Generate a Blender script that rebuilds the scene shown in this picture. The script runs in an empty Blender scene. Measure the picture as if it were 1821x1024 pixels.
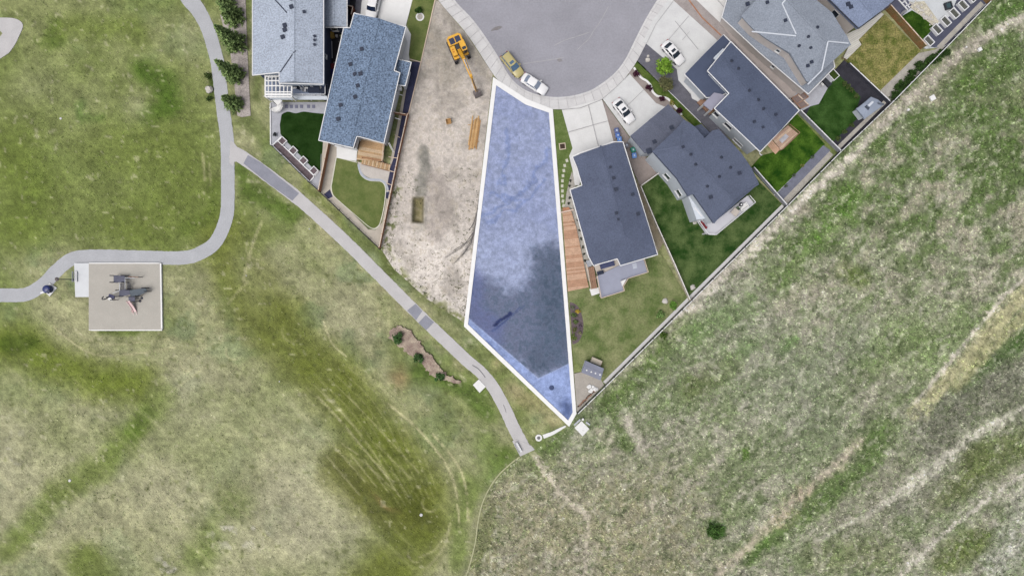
import bpy, bmesh, math, random
import numpy as np
from mathutils import Vector, Matrix
from mathutils.geometry import tessellate_polygon, delaunay_2d_cdt
random.seed(7)
SC = bpy.context.scene
COL = SC.collection
# ------------------------------------------------------------------ camera, sky, sun, exposure
H = 115.0            # height of the drone above the ground, metres
S = 0.095            # metres of ground per photograph pixel
CX, CY = 910.5, 512.0
cam = bpy.data.cameras.new('camera')
cam.sensor_fit = 'HORIZONTAL'
cam.angle = 2 * math.atan(1821 * S / 2 / H)
cam.clip_end = 6000
cam_o = bpy.data.objects.new('camera', cam)
COL.objects.link(cam_o)
cam_o.location = (0, 0, H)
SC.camera = cam_o
SUN_EL, SUN_AZ = 66.0, 232.0
world = bpy.data.worlds.new('World')
SC.world = world
world.use_nodes = True
wn = world.node_tree
sky = wn.nodes.new('ShaderNodeTexSky')
sky.sky_type = 'NISHITA'
sky.sun_disc = False
sky.sun_elevation = math.radians(SUN_EL)
sky.sun_rotation = math.radians(SUN_AZ)
sky.dust_density = 6
hs = wn.nodes.new('ShaderNodeHueSaturation')       # overcast: the blue is washed out
hs.inputs['Saturation'].default_value = 0.4
wn.links.new(sky.outputs[0], hs.inputs['Color'])
wn.links.new(hs.outputs[0], wn.nodes['Background'].inputs[0])
wn.nodes['Background'].inputs[1].default_value = 0.1
sun = bpy.data.lights.new('sun', 'SUN')
sun.energy = 1.25
sun.angle = math.radians(38)
sun.color = (1.0, 0.97, 0.93)
sun_o = bpy.data.objects.new('sun', sun)
COL.objects.link(sun_o)
sd = Vector((math.sin(math.radians(SUN_AZ)) * math.cos(math.radians(SUN_EL)), math.cos(math.radians(SUN_AZ)) * math.cos(math.radians(SUN_EL)), math.sin(math.radians(SUN_EL))))
sun_o.rotation_euler = sd.to_track_quat('Z', 'Y').to_euler()
SC.view_settings.view_transform = 'Standard'
SC.view_settings.look = 'None'
SC.view_settings.exposure = 0.9
SC.view_settings.gamma = 1.0
K = 2.03             # brightness of a white horizontal surface under this light and exposure

# ------------------------------------------------------------------ helpers
def at(px, py, z=0.0):
    k = S * (H - z) / H
    return Vector(((px - CX) * k, (CY - py) * k, z))
def lin(c):
    c = np.clip(np.asarray(c, float) / 255.0, 0, 1)
    return np.where(c <= 0.04045, c / 12.92, ((c + 0.055) / 1.055) ** 2.4)
def alb(c):
    """base colour of a surface that reads as sRGB colour c in this daylight"""
    return np.clip(lin(c) / K, 0, 0.8)
def setp(o, label=None, cat=None, group=None, kind=None):
    if label: o['label'] = label
    if cat: o['category'] = cat
    if group: o['group'] = group
    if kind: o['kind'] = kind
    return o
def thing(name, label, cat, loc=(0, 0, 0), rotz=0.0, group=None):
    o = bpy.data.objects.new(name, None)
    o.empty_display_size = 0.3
    COL.objects.link(o)
    o.location = loc
    o.rotation_euler = (0, 0, rotz)
    return setp(o, label, cat, group)
def link(name, me, parent=None, local=False):
    o = bpy.data.objects.new(name, me)
    COL.objects.link(o)
    if parent is not None:
        o.parent = parent
        if not local:
            p, off = parent, Vector((0, 0, 0))
            while p is not None:
                off += Vector(p.location); p = p.parent
            o.location = -off
            if parent.parent is not None and parent.type == 'MESH':
                o.location = (0, 0, 0)
    return o
def copy_tree(o, parent=None):
    c = o.copy(); COL.objects.link(c)
    if parent is not None: c.parent = parent
    for ch in list(o.children): copy_tree(ch, c)
    return c

MATS = {}
def nodes_of(m):
    m.use_nodes = True
    nt = m.node_tree
    b = nt.nodes['Principled BSDF']
    return nt, b
def mat(name, c, rough=0.9, var=0.12, scale=1.5, fine=0.0, fscale=9.0, bump=0.0, bscale=12.0, metal=0.0, spec=None, c2=None, lo=0.36, hi=0.64, raw=False, stretch=None):
    if name in MATS: return MATS[name]
    m = bpy.data.materials.new(name)
    nt, b = nodes_of(m)
    base = np.asarray(c, float) if raw else alb(c)
    b.inputs['Roughness'].default_value = rough
    b.inputs['Metallic'].default_value = metal
    b.inputs['Specular IOR Level'].default_value = spec if spec is not None else (.06 if rough >= .85 else .25)
    geo = nt.nodes.new('ShaderNodeNewGeometry')
    src = geo.outputs['Position']
    if stretch:
        mp = nt.nodes.new('ShaderNodeMapping')
        mp.inputs['Rotation'].default_value[2] = stretch[0]
        mp.inputs['Scale'].default_value = (stretch[1], stretch[2], 1)
        nt.links.new(src, mp.inputs[0]); src = mp.outputs[0]
    def noise(sc, det, l, h):
        n = nt.nodes.new('ShaderNodeTexNoise')
        n.inputs['Scale'].default_value = sc
        n.inputs['Detail'].default_value = det
        n.inputs['Roughness'].default_value = 0.62
        nt.links.new(src, n.inputs['Vector'])
        r = nt.nodes.new('ShaderNodeMapRange')
        r.inputs[1].default_value = l; r.inputs[2].default_value = h
        nt.links.new(n.outputs['Fac'], r.inputs[0])
        return r.outputs[0], n
    f1, _ = noise(scale, 6, lo, hi)
    mx = nt.nodes.new('ShaderNodeMix'); mx.data_type = 'RGBA'
    A = base * (1 - var); B = base * (1 + var)
    if c2 is not None: A = base; B = np.asarray(c2, float) if raw else alb(c2)
    mx.inputs[6].default_value = (*np.clip(A, 0, 0.85), 1)
    mx.inputs[7].default_value = (*np.clip(B, 0, 0.85), 1)
    nt.links.new(f1, mx.inputs[0])
    out = mx.outputs[2]
    if fine:
        f2, n2 = noise(fscale, 3, 0.34, 0.66)
        r = nt.nodes.new('ShaderNodeMapRange')
        r.inputs[3].default_value = 1 - fine; r.inputs[4].default_value = 1 + fine
        nt.links.new(f2, r.inputs[0])
        mu = nt.nodes.new('ShaderNodeMix'); mu.data_type = 'RGBA'; mu.blend_type = 'MULTIPLY'
        mu.inputs[0].default_value = 1
        nt.links.new(out, mu.inputs[6]); nt.links.new(r.outputs[0], mu.inputs[7])
        out = mu.outputs[2]
    nt.links.new(out, b.inputs['Base Color'])
    if bump:
        n3 = nt.nodes.new('ShaderNodeTexNoise')
        n3.inputs['Scale'].default_value = bscale; n3.inputs['Detail'].default_value = 4
        nt.links.new(geo.outputs['Position'], n3.inputs['Vector'])
        bp = nt.nodes.new('ShaderNodeBump')
        bp.inputs['Strength'].default_value = bump; bp.inputs['Distance'].default_value = 0.1
        nt.links.new(n3.outputs['Fac'], bp.inputs['Height'])
        nt.links.new(bp.outputs[0], b.inputs['Normal'])
    MATS[name] = m
    return m
def attr_mat(name, fine=0.25, fscale=5.0, bump=0.5, bscale=6.0, rough=1.0):
    """base colour from the mesh's own colour attribute, broken up by fine noise"""
    if name in MATS: return MATS[name]
    m = bpy.data.materials.new(name)
    nt, b = nodes_of(m)
    b.inputs['Roughness'].default_value = rough
    b.inputs['Specular IOR Level'].default_value = 0.1
    a = nt.nodes.new('ShaderNodeAttribute'); a.attribute_name = 'Col'
    geo = nt.nodes.new('ShaderNodeNewGeometry')
    n = nt.nodes.new('ShaderNodeTexNoise'); n.inputs['Scale'].default_value = fscale; n.inputs['Detail'].default_value = 5
    n.inputs['Roughness'].default_value = 0.7
    nt.links.new(geo.outputs['Position'], n.inputs['Vector'])
    r = nt.nodes.new('ShaderNodeMapRange')
    r.inputs[1].default_value = 0.3; r.inputs[2].default_value = 0.7
    r.inputs[3].default_value = 1 - fine; r.inputs[4].default_value = 1 + fine
    nt.links.new(n.outputs['Fac'], r.inputs[0])
    mu = nt.nodes.new('ShaderNodeMix'); mu.data_type = 'RGBA'; mu.blend_type = 'MULTIPLY'; mu.inputs[0].default_value = 1
    nt.links.new(a.outputs['Color'], mu.inputs[6]); nt.links.new(r.outputs[0], mu.inputs[7])
    nt.links.new(mu.outputs[2], b.inputs['Base Color'])
    if bump:
        n3 = nt.nodes.new('ShaderNodeTexNoise'); n3.inputs['Scale'].default_value = bscale; n3.inputs['Detail'].default_value = 4
        nt.links.new(geo.outputs['Position'], n3.inputs['Vector'])
        bp = nt.nodes.new('ShaderNodeBump'); bp.inputs['Strength'].default_value = bump; bp.inputs['Distance'].default_value = 0.12
        nt.links.new(n3.outputs['Fac'], bp.inputs['Height']); nt.links.new(bp.outputs[0], b.inputs['Normal'])
    MATS[name] = m
    return m

class MB:
    """collects shapes, then links them as one mesh object"""
    def __init__(s): s.v = []; s.f = []; s.smooth = False
    def add(s, vs, fs):
        n = len(s.v); s.v += [tuple(v) for v in vs]; s.f += [tuple(i + n for i in f) for f in fs]; return s
    def box(s, c, size, rz=0.0, rx=0.0, ry=0.0):
        R = Matrix.Rotation(rz, 3, 'Z') @ Matrix.Rotation(ry, 3, 'Y') @ Matrix.Rotation(rx, 3, 'X')
        hx, hy, hz = size[0] / 2, size[1] / 2, size[2] / 2
        vs = [Vector(c) + R @ Vector((x * hx, y * hy, z * hz)) for z in (-1, 1) for y in (-1, 1) for x in (-1, 1)]
        return s.add(vs, [(0, 2, 3, 1), (4, 5, 7, 6), (0, 1, 5, 4), (2, 6, 7, 3), (0, 4, 6, 2), (1, 3, 7, 5)])
    def beam(s, p0, p1, w, h):
        p0, p1 = Vector(p0), Vector(p1); d = p1 - p0
        L = d.length
        if L < 1e-6: return s
        d /= L
        side = d.cross(Vector((0, 0, 1)))
        if side.length < 1e-4: side = Vector((1, 0, 0))
        side.normalize(); up = side.cross(d).normalized()
        vs = [p + side * (a * w / 2) + up * (b * h / 2) for p in (p0, p1) for a, b in ((-1, -1), (1, -1), (1, 1), (-1, 1))]
        return s.add(vs, [(0, 3, 2, 1), (4, 5, 6, 7), (0, 1, 5, 4), (1, 2, 6, 5), (2, 3, 7, 6), (3, 0, 4, 7)])
    def tube(s, p0, p1, r0, r1=None, n=8):
        r1 = r0 if r1 is None else r1
        p0, p1 = Vector(p0), Vector(p1); d = (p1 - p0).normalized()
        a = d.orthogonal().normalized(); b = d.cross(a)
        vs = [p + (a * math.cos(t) + b * math.sin(t)) * r for p, r in ((p0, r0), (p1, r1)) for t in [2 * math.pi * i / n for i in range(n)]]
        fs = [(i, (i + 1) % n, n + (i + 1) % n, n + i) for i in range(n)]
        fs += [tuple(range(n - 1, -1, -1)), tuple(range(n, 2 * n))]
        return s.add(vs, fs)
    def prism(s, pts, z0, z1):
        pts = [Vector((p[0], p[1], 0)) for p in pts]
        if area(pts) < 0: pts = pts[::-1]
        n = len(pts)
        vs = [(p.x, p.y, z1) for p in pts] + [(p.x, p.y, z0) for p in pts]
        fs = [tuple(t) for t in tris(pts)]
        fs += [tuple(i + n for i in t[::-1]) for t in tris(pts)]
        fs += [(n + i, n + (i + 1) % n, (i + 1) % n, i) for i in range(n)]
        return s.add(vs, fs)
    def lathe(s, prof, c=(0, 0, 0), n=16):
        vs, fs = [], []
        for r, z in prof:
            for i in range(n):
                t = 2 * math.pi * i / n
                vs.append((c[0] + r * math.cos(t), c[1] + r * math.sin(t), c[2] + z))
        for k in range(len(prof) - 1):
            for i in range(n):
                j = (i + 1) % n
                fs.append((k * n + i, k * n + j, (k + 1) * n + j, (k + 1) * n + i))
        fs.append(tuple(range(n - 1, -1, -1))); fs.append(tuple((len(prof) - 1) * n + i for i in range(n)))
        return s.add(vs, fs)
    def build(s, name, m, parent=None, local=False, smooth=False):
        me = bpy.data.meshes.new(name)
        me.from_pydata(s.v, [], s.f); me.update()
        me.materials.append(m)
        if smooth: me.polygons.foreach_set('use_smooth', [True] * len(me.polygons))
        return link(name, me, parent, local)
def area(p): return 0.5 * sum(p[i][0] * p[(i + 1) % len(p)][1] - p[(i + 1) % len(p)][0] * p[i][1] for i in range(len(p)))
def tris(pts):
    out = []
    for t in tessellate_polygon([[Vector((p[0], p[1], 0)) for p in pts]]):
        a, b, c = (pts[i] for i in t)
        cr = (b[0] - a[0]) * (c[1] - a[1]) - (b[1] - a[1]) * (c[0] - a[0])
        if abs(cr) < 1e-9: continue
        out.append(t if cr > 0 else t[::-1])
    return out
def smooth(pts, closed=False, n=6):
    """Catmull-Rom through the points"""
    P = [Vector((p[0], p[1])) for p in pts]; out = []; N = len(P)
    for i in range(N if closed else N - 1):
        if closed: a, b, c, d = P[(i - 1) % N], P[i], P[(i + 1) % N], P[(i + 2) % N]
        else: a, b, c, d = P[max(i - 1, 0)], P[i], P[i + 1], P[min(i + 2, N - 1)]
        for k in range(n):
            t = k / n
            out.append(0.5 * ((2 * b) + (c - a) * t + (2 * a - 5 * b + 4 * c - d) * t * t + (3 * b - 3 * c + d - a) * t ** 3))
    if not closed: out.append(P[-1])
    return [(p.x, p.y) for p in out]
def ribbon_px(pts, widths):
    """outline in photograph pixels of a strip along a centre line"""
    n = len(pts); L, R = [], []
    for i in range(n):
        a = Vector(pts[max(i - 1, 0)]); b = Vector(pts[min(i + 1, n - 1)])
        d = (b - a).normalized(); nn = Vector((-d.y, d.x))
        w = widths if isinstance(widths, (int, float)) else widths[i]
        p = Vector(pts[i])
        L.append(tuple(p + nn * w / 2)); R.append(tuple(p - nn * w / 2))
    return L + R[::-1]
def offset_poly(pts, d):
    """inset (d > 0) of a polygon in world xy"""
    P = [Vector((p[0], p[1])) for p in pts]
    if area(P) < 0: P = P[::-1]
    out = []
    n = len(P)
    for i in range(n):
        a, b, c = P[i - 1], P[i], P[(i + 1) % n]
        e1 = (b - a).normalized(); e2 = (c - b).normalized()
        n1 = Vector((-e1.y, e1.x)); n2 = Vector((-e2.y, e2.x))
        m = n1 + n2
        if m.length < 0.2: out.append(b + n1 * d); continue
        m.normalize()
        out.append(b + m * min(d / max(m.dot(n1), 0.3), d * 2.5))
    return out
def clip(poly, a, b, c):
    """part of the polygon where a*x + b*y + c >= 0"""
    out = []
    for i in range(len(poly)):
        p, q = poly[i], poly[(i + 1) % len(poly)]
        fp = a * p[0] + b * p[1] + c; fq = a * q[0] + b * q[1] + c
        if fp >= 0: out.append((p[0], p[1]))
        if (fp > 0 and fq < 0) or (fp < 0 and fq > 0):
            t = fp / (fp - fq); out.append((p[0] + (q[0] - p[0]) * t, p[1] + (q[1] - p[1]) * t))
    return out
LAYER = [0.012]
def sheet(name, pts_px, m, parent=None, kind='structure', z=None, down=0.03):
    """a flat slab of ground cover; each one lies a little above the one before"""
    if z is None:
        LAYER[0] += 0.004; z = LAYER[0]
    mb = MB().prism([at(*p) for p in pts_px], -down, z)
    o = mb.build(name, m, parent)
    if parent is None and kind: o['kind'] = kind
    return o

# ---- noise and brushes for the ground colours (arrays of photograph pixels)
def vn(x, y, seed):
    xi = np.floor(x); yi = np.floor(y); fx = x - xi; fy = y - yi
    ux = fx * fx * (3 - 2 * fx); uy = fy * fy * (3 - 2 * fy)
    def h(i, j):
        v = np.sin(i * 127.1 + j * 311.7 + seed * 74.7) * 43758.5453
        return v - np.floor(v)
    return (h(xi, yi) * (1 - ux) + h(xi + 1, yi) * ux) * (1 - uy) + (h(xi, yi + 1) * (1 - ux) + h(xi + 1, yi + 1) * ux) * uy
def fbm(x, y, seed, octv=4, g=0.55):
    s = 0; a = 1; t = 0
    for o in range(octv):
        s = s + a * vn(x * 2 ** o + 17.3 * o, y * 2 ** o + 9.1 * o, seed + o); t += a; a *= g
    return s / t
def sst(a, b, x):
    t = np.clip((x - a) / (b - a), 0, 1); return t * t * (3 - 2 * t)
def dline(x, y, pts):
    d = np.full(x.shape, 1e9)
    for (x0, y0), (x1, y1) in zip(pts[:-1], pts[1:]):
        dx, dy = x1 - x0, y1 - y0
        t = np.clip(((x - x0) * dx + (y - y0) * dy) / (dx * dx + dy * dy + 1e-9), 0, 1)
        d = np.minimum(d, np.hypot(x - x0 - t * dx, y - y0 - t * dy))
    return d
def brush(x, y, pts, w, soft): return 1 - sst(w - soft, w + soft, dline(x, y, pts))
def blob(x, y, cx, cy, rx, ry=None, ang=0.0):
    ry = ry or rx; c, s = math.cos(ang), math.sin(ang)
    u = (x - cx) * c + (y - cy) * s; v = -(x - cx) * s + (y - cy) * c
    return np.exp(-((u / rx) ** 2 + (v / ry) ** 2))
def inside(x, y, poly):
    r = np.zeros(x.shape, bool); j = len(poly) - 1
    for i in range(len(poly)):
        xi, yi = poly[i]; xj, yj = poly[j]
        if yi != yj: r ^= ((yi > y) != (yj > y)) & (x < (xj - xi) * (y - yi) / (yj - yi) + xi)
        j = i
    return r
def mixc(c, col, m): return c * (1 - m[..., None]) + np.asarray(col, float) * m[..., None]
def set_col(me, rgb):
    ca = me.color_attributes.new('Col', 'FLOAT_COLOR', 'POINT')
    a = np.ones((len(me.vertices), 4), np.float32); a[:, :3] = rgb
    ca.data.foreach_set('color', a.ravel())
def dense_sheet(name, outline, step, colf, zf, m, kind='structure'):
    """ground cover with many vertices: colours and relief vary over it"""
    xs = [p[0] for p in outline]; ys = [p[1] for p in outline]
    gx, gy = np.meshgrid(np.arange(min(xs), max(xs), step), np.arange(min(ys), max(ys), step))
    rs = np.random.RandomState(3)
    gx = gx + rs.uniform(-.3, .3, gx.shape) * step; gy = gy + rs.uniform(-.3, .3, gy.shape) * step
    ok = inside(gx, gy, outline) & (dline(gx, gy, list(outline) + [outline[0]]) > step * 0.5)
    o2 = []
    for i in range(len(outline)):
        a, b = Vector(outline[i]), Vector(outline[(i + 1) % len(outline)])
        k = max(1, int((b - a).length / step))
        o2 += [tuple(a + (b - a) * t / k) for t in range(k)]
    no = len(o2)
    pts = [Vector(p) for p in o2] + [Vector((a, b)) for a, b in zip(gx[ok], gy[ok])]
    V, E_, F, *_ = delaunay_2d_cdt(pts, [], [list(range(no))], 1, 1e-5)
    px = np.array([v.x for v in V]); py = np.array([v.y for v in V])
    z = zf(px, py)
    vs = [((a - CX) * S, (CY - b) * S, c) for a, b, c in zip(px, py, z)]
    fs = []
    for f in F:
        a, b, c = (vs[i] for i in f[:3])
        fs.append(tuple(f) if (b[0] - a[0]) * (c[1] - a[1]) - (b[1] - a[1]) * (c[0] - a[0]) > 0 else tuple(f[::-1]))
    me = bpy.data.meshes.new(name); me.from_pydata(vs, [], fs); me.update(); me.materials.append(m)
    me.polygons.foreach_set('use_smooth', [True] * len(me.polygons))
    set_col(me, alb(colf(px, py)))
    o = link(name, me); o['kind'] = kind
    return o
# ------------------------------------------------------------------ the ground: park grass on the left, rough field on the right
FIELD = [(1775, -400), (1768, -5), (1682, 82), (1584, 183), (1491, 273), (1394, 367), (1226, 534), (1074, 685), (1024, 735), (1010, 760), (950, 803), (925, 812), (885, 850), (860, 890), (848, 950), (825, 1030), (800, 1400), (6000, 1400), (6000, -400)]
PIT = [(735, 352), (753, 352), (752, 396), (734, 395)]
def park_col(x, y):
    wx = x + 26 * (fbm(x / 45, y / 45, 5) - .5) + 8 * (fbm(x / 12, y / 12, 6) - .5)
    wy = y + 26 * (fbm(x / 45, y / 45, 7) - .5) + 8 * (fbm(x / 12, y / 12, 8) - .5)
    n1 = fbm(x / 130, y / 130, 11, 5); n2 = fbm(x / 34, y / 34, 13, 4); n3 = fbm(x / 9, y / 9, 17, 3)
    u = (x + y) / 1.414; v = (x - y) / 1.414
    mow = fbm(u / 150, v / 13, 19, 3)
    c = np.zeros(x.shape + (3,)) + np.array((138, 144, 100.))
    c = mixc(c, (162, 161, 126), sst(.40, .66, n1 * .75 + n2 * .25) * .8)
    c = mixc(c, (112, 130, 92), sst(.56, .70, fbm(x / 70 + 3, y / 70, 23, 4)) * .55)
    c = mixc(c, (118, 132, 74), sst(.50, .30, n1 * .7 + n2 * .3) * .7)
    low = sst(560, 760, y) * sst(980, 500, x)          # lower half: drier, greyer
    c = mixc(c, (163, 163, 130), low * .55)
    up = sst(480, 400, y) * sst(430, 360, x)
    c = mixc(c, (118, 131, 72), up * .68 * (.7 + .6 * sst(60, 260, y)))
    # broad green bands where water collects
    G = [([(405, 430), (450, 540), (520, 612), (585, 668), (640, 742), (700, 815), (742, 880), (748, 922), (715, 975), (660, 1040)], 52, 32, (105, 114, 52), .9),
         ([(600, 832), (640, 870), (690, 905), (735, 900)], 38, 20, (92, 97, 44), .85),
         ([(660, 800), (700, 850), (735, 895)], 26, 22, (94, 104, 44), .5),
         ([(-40, 612), (45, 616), (95, 650), (180, 672), (255, 684)], 36, 26, (106, 120, 50), .85),
         ([(0, 612), (60, 612)], 12, 9, (74, 92, 34), .7),
         ([(285, 712), (226, 777), (181, 827), (110, 870), (60, 925), (20, 975)], 22, 18, (104, 120, 58), .75),
         ([(230, 765), (262, 735)], 16, 12, (84, 106, 42), .6),
         ([(350, 990), (395, 930), (415, 895)], 30, 24, (104, 120, 62), .7),
         ([(150, 1000), (175, 1030)], 36, 24, (98, 114, 50), .7),
         ([(350, 720), (375, 705)], 18, 14, (108, 122, 66), .5),
         ([(250, 125), (290, 150), (300, 190), (265, 205)], 20, 16, (74, 100, 36), .8),
         ([(135, 188), (140, 212), (180, 214)], 9, 8, (66, 94, 34), .75),
         ([(95, 45), (85, 75), (105, 72)], 14, 12, (92, 112, 48), .7),
         ([(120, 50), (210, 50), (245, 60)], 20, 18, (106, 122, 56), .6),
         ([(20, 270), (60, 330), (40, 400)], 44, 36, (102, 118, 52), .6),
         ([(190, 250), (300, 265), (330, 330), (250, 400)], 46, 36, (106, 120, 58), .55),
         ([(330, 410), (380, 380), (384, 330)], 14, 10, (96, 114, 50), .6),
         ([(195, 400), (290, 435)], 18, 14, (108, 122, 60), .5),
         ([(430, 300), (440, 340), (500, 372), (525, 385)], 14, 10, (82, 104, 42), .8),
         ([(470, 410), (440, 450)], 20, 16, (104, 118, 58), .6),
         ([(745, 660), (780, 672), (840, 700), (870, 730)], 16, 12, (84, 108, 46), .8),
         ([(860, 790), (905, 830), (880, 850)], 22, 18, (104, 128, 58), .7),
         ([(960, 800), (985, 780)], 18, 14, (98, 120, 62), .6),
         ([(835, 860), (815, 930), (820, 1000)], 18, 14, (112, 130, 66), .7),
         ([(905, 810), (925, 840), (945, 830)], 14, 10, (94, 116, 52), .8),
         ([(178, 588), (260, 590)], 5, 4, (86, 104, 46), .7),
         ([(372, 130), (374, 175)], 5, 4, (70, 88, 40), .8),
         ([(545, 330), (640, 420), (700, 480)], 9, 8, (112, 124, 62), .6),
         ([(690, 470), (790, 545), (830, 575)], 14, 9, (96, 106, 60), .55),
         ([(445, 215), (470, 245)], 12, 10, (90, 104, 56), .5), ([(455, 140), (462, 175)], 7, 6, (92, 106, 58), .6)]
    for pts, w, s_, col, k in G:
        c = mixc(c, col, brush(wx, wy, pts, w, s_) * k * (0.72 + .5 * n2))
    # dry and pale places
    D = [(505, 870, 70, 110, .5), (340, 700, 60, 70, .5), (560, 960, 90, 60, .45), (10, 820, 50, 90, .45), (410, 940, 26, 22, .55),
         (300, 880, 70, 50, .35), (245, 190, 22, 30, .45), (150, 190, 60, 60, .25), (340, 60, 50, 40, .4), (60, 150, 50, 40, .3), (450, 480, 40, 60, .35), (620, 560, 50, 60, .3), (840, 800, 30, 40, .35)]
    for cx, cy, rx, ry, k in D:
        c = mixc(c, (176, 172, 148), blob(wx, wy, cx, cy, rx, ry) * k)
    white = sst(.62, .74, fbm(x / 14, y / 14, 31, 3)) * (blob(x, y, 425, 945, 50, 34) + blob(x, y, 300, 1010, 30, 24) + .4 * blob(x, y, 20, 800, 30, 60))
    c = mixc(c, (196, 192, 178), np.clip(white, 0, .8))
    c = mixc(c, (150, 118, 84), blob(wx, wy, 712, 668, 16, 20) * .5 + blob(wx, wy, 680, 895, 22, 4, .75) * .5)
    c = mixc(c, (188, 165, 138), (brush(wx, wy, [(905, 690), (960, 725), (1000, 752)], 14, 12) + blob(wx, wy, 880, 648, 14, 12)) * .42)
    # worn lines left by mowers and tyres
    T = [([(95, 580), (130, 610), (170, 630), (230, 630), (312, 618)], 1.6, .6), ([(565, 705), (606, 748), (640, 790), (690, 850)], 1.8, .45), ([(110, 560), (150, 600), (200, 612), (300, 604)], 1.4, .4), ([(330, 640), (380, 610), (440, 600)], 1.6, .3), ([(800, 930), (790, 970), (760, 1010)], 1.8, .4), ([(745, 990), (775, 975), (800, 940)], 1.4, .4), ([(300, 700), (370, 650)], 1.5, .3), ([(575, 700), (640, 770), (700, 860)], 1.6, .3),
         ([(620, 705), (690, 780), (745, 840)], 1.6, .3), ([(690, 718), (740, 760), (790, 820), (810, 870), (816, 935)], 2.0, .6), ([(770, 772), (815, 828), (830, 880), (832, 925)], 2.2, .55),
         ([(575, 570), (590, 610), (615, 633)], 1.6, .6), ([(465, 395), (450, 430), (432, 500)], 3, .4), ([(405, 540), (440, 500)], 2, .35), ([(360, 270), (364, 320)], 2.5, .4), ([(372, 290), (374, 330)], 2, .35),
         ([(672, 540), (674, 590)], 2, .4), ([(692, 545), (690, 600)], 2, .35), ([(400, 880), (480, 960)], 2, .25), ([(640, 815), (700, 870)], 2, .3), ([(580, 810), (640, 880)], 1.5, .35), ([(610, 790), (640, 810)], 1.5, .4), ([(670, 790), (730, 850)], 2, .3)]
    for i in range(9):
        o = i * 17
        T.append(([(545 + o * .75, 690 + o * -.35), (600 + o * .8, 745 - o * .3), (665 + o * .62, 830 - o * .22), (712 + o * .5, 900 - o * .14)], .9, .22))
        if i < 5: T.append(([(600 + i * 24, 800 + i * 8), (650 + i * 20, 858 + i * 8)], 1.0, .4))
    for i in range(14): T.append(([(20 + i * 31, 1010 - i * 9), (95 + i * 31, 935 - i * 9)], 1.3, .22))
    for pts, w, k in T:
        c = mixc(c, (184, 180, 140), brush(x + 3 * (n2 - .5), y + 3 * (n2 - .5), smooth(pts, n=4), w, 1.3) * np.minimum(k * 1.45, .85) * sst(.28, .5, n3 + .1))
    for cx, cy, r, k in ((333, 647, 12, .4), (415, 625, 14, .45), (305, 645, 8, .3), (765, 895, 14, .4), (740, 985, 14, .3), (70, 70, 9, -.5), (102, 73, 9, -.6), (460, 440, 22, .3), (520, 590, 18, .25)):
        ring = np.exp(-((np.hypot(x - cx, y - cy) - r) / 1.8) ** 2) * sst(-.3, .5, (y - cy) / r * .7 + (cx - x) / r * .5)
        c = mixc(c, (186, 182, 142) if k > 0 else (82, 98, 48), ring * abs(k) * 1.5)
    c = mixc(c, (170, 168, 132), sst(.58, .8, mow) * low * .35)
    # shoulder of the asphalt path: thin dry grass
    c = mixc(c, (150, 146, 112), brush(x, y, [(540, 365), (690, 512), (830, 648), (885, 715), (915, 785)], 20, 8) * sst(.45, .62, n2) * .6)
    hl = fbm(x / 60, y / 5, 29, 3)
    g = 1.03 + .34 * (n3 - .5) + .18 * (n2 - .5) + .16 * (mow - .5) + .12 * (hl - .5) + .2 * (vn(x * .9, y * .9, 33) - .5)
    c = mixc(c, (96, 104, 62), sst(.74, .84, fbm(x / 10, y / 10, 35, 2)) * .45)
    c = mixc(c, (190, 186, 158), sst(.76, .86, fbm(x / 9 + 40, y / 9, 37, 2)) * .5)
    return c * g[..., None]
TRACKS = [([(1190, 572), (1240, 528), (1300, 472), (1360, 415), (1405, 378), (1450, 333), (1505, 288), (1555, 238)], 6.5, 3.5, (206, 199, 187), .8),
          ([(1555, 238), (1620, 172), (1690, 108), (1760, 62), (1830, 28)], 8, 6, (184, 176, 164), .55),
          ([(1850, 470), (1790, 522), (1740, 580), (1695, 634), (1650, 690), (1628, 716)], 2.6, 2, (210, 203, 190), .9),
          ([(1850, 500), (1795, 552), (1750, 600), (1705, 655), (1660, 705)], 11, 5, (178, 174, 136), .8),
          ([(1850, 545), (1790, 590), (1740, 640), (1700, 690)], 9, 6, (170, 168, 126), .7),
          ([(1530, 782), (1480, 832), (1405, 896), (1335, 968), (1270, 1030)], 6, 5, (192, 180, 164), .6),
          ([(1850, 708), (1760, 758), (1690, 806), (1620, 858), (1560, 905), (1455, 960)], 4, 4, (208, 204, 190), .65),
          ([(1850, 822), (1760, 884), (1690, 938), (1600, 1025)], 2.2, 2, (212, 206, 194), .8),
          ([(938, 798), (965, 832), (990, 868), (1022, 902), (1048, 918), (1044, 960), (1040, 1030)], 3.2, 2.5, (196, 188, 170), .8),
          ([(1115, 752), (1140, 790)], 8, 6, (200, 192, 180), .6), ([(1245, 545), (1210, 575), (1180, 600)], 6, 5, (198, 190, 176), .5)]
def tracks(x, y):
    qx, qy = x + 7 * (fbm(x / 14, y / 14, 301, 3) - .5), y + 7 * (fbm(x / 14, y / 14, 303, 3) - .5)
    br_ = .55 + .45 * sst(.34, .56, fbm(x / 7, y / 7, 305, 3))
    return [(col, brush(qx, qy, pts, w, s_) * k * br_) for pts, w, s_, col, k in TRACKS]
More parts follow.
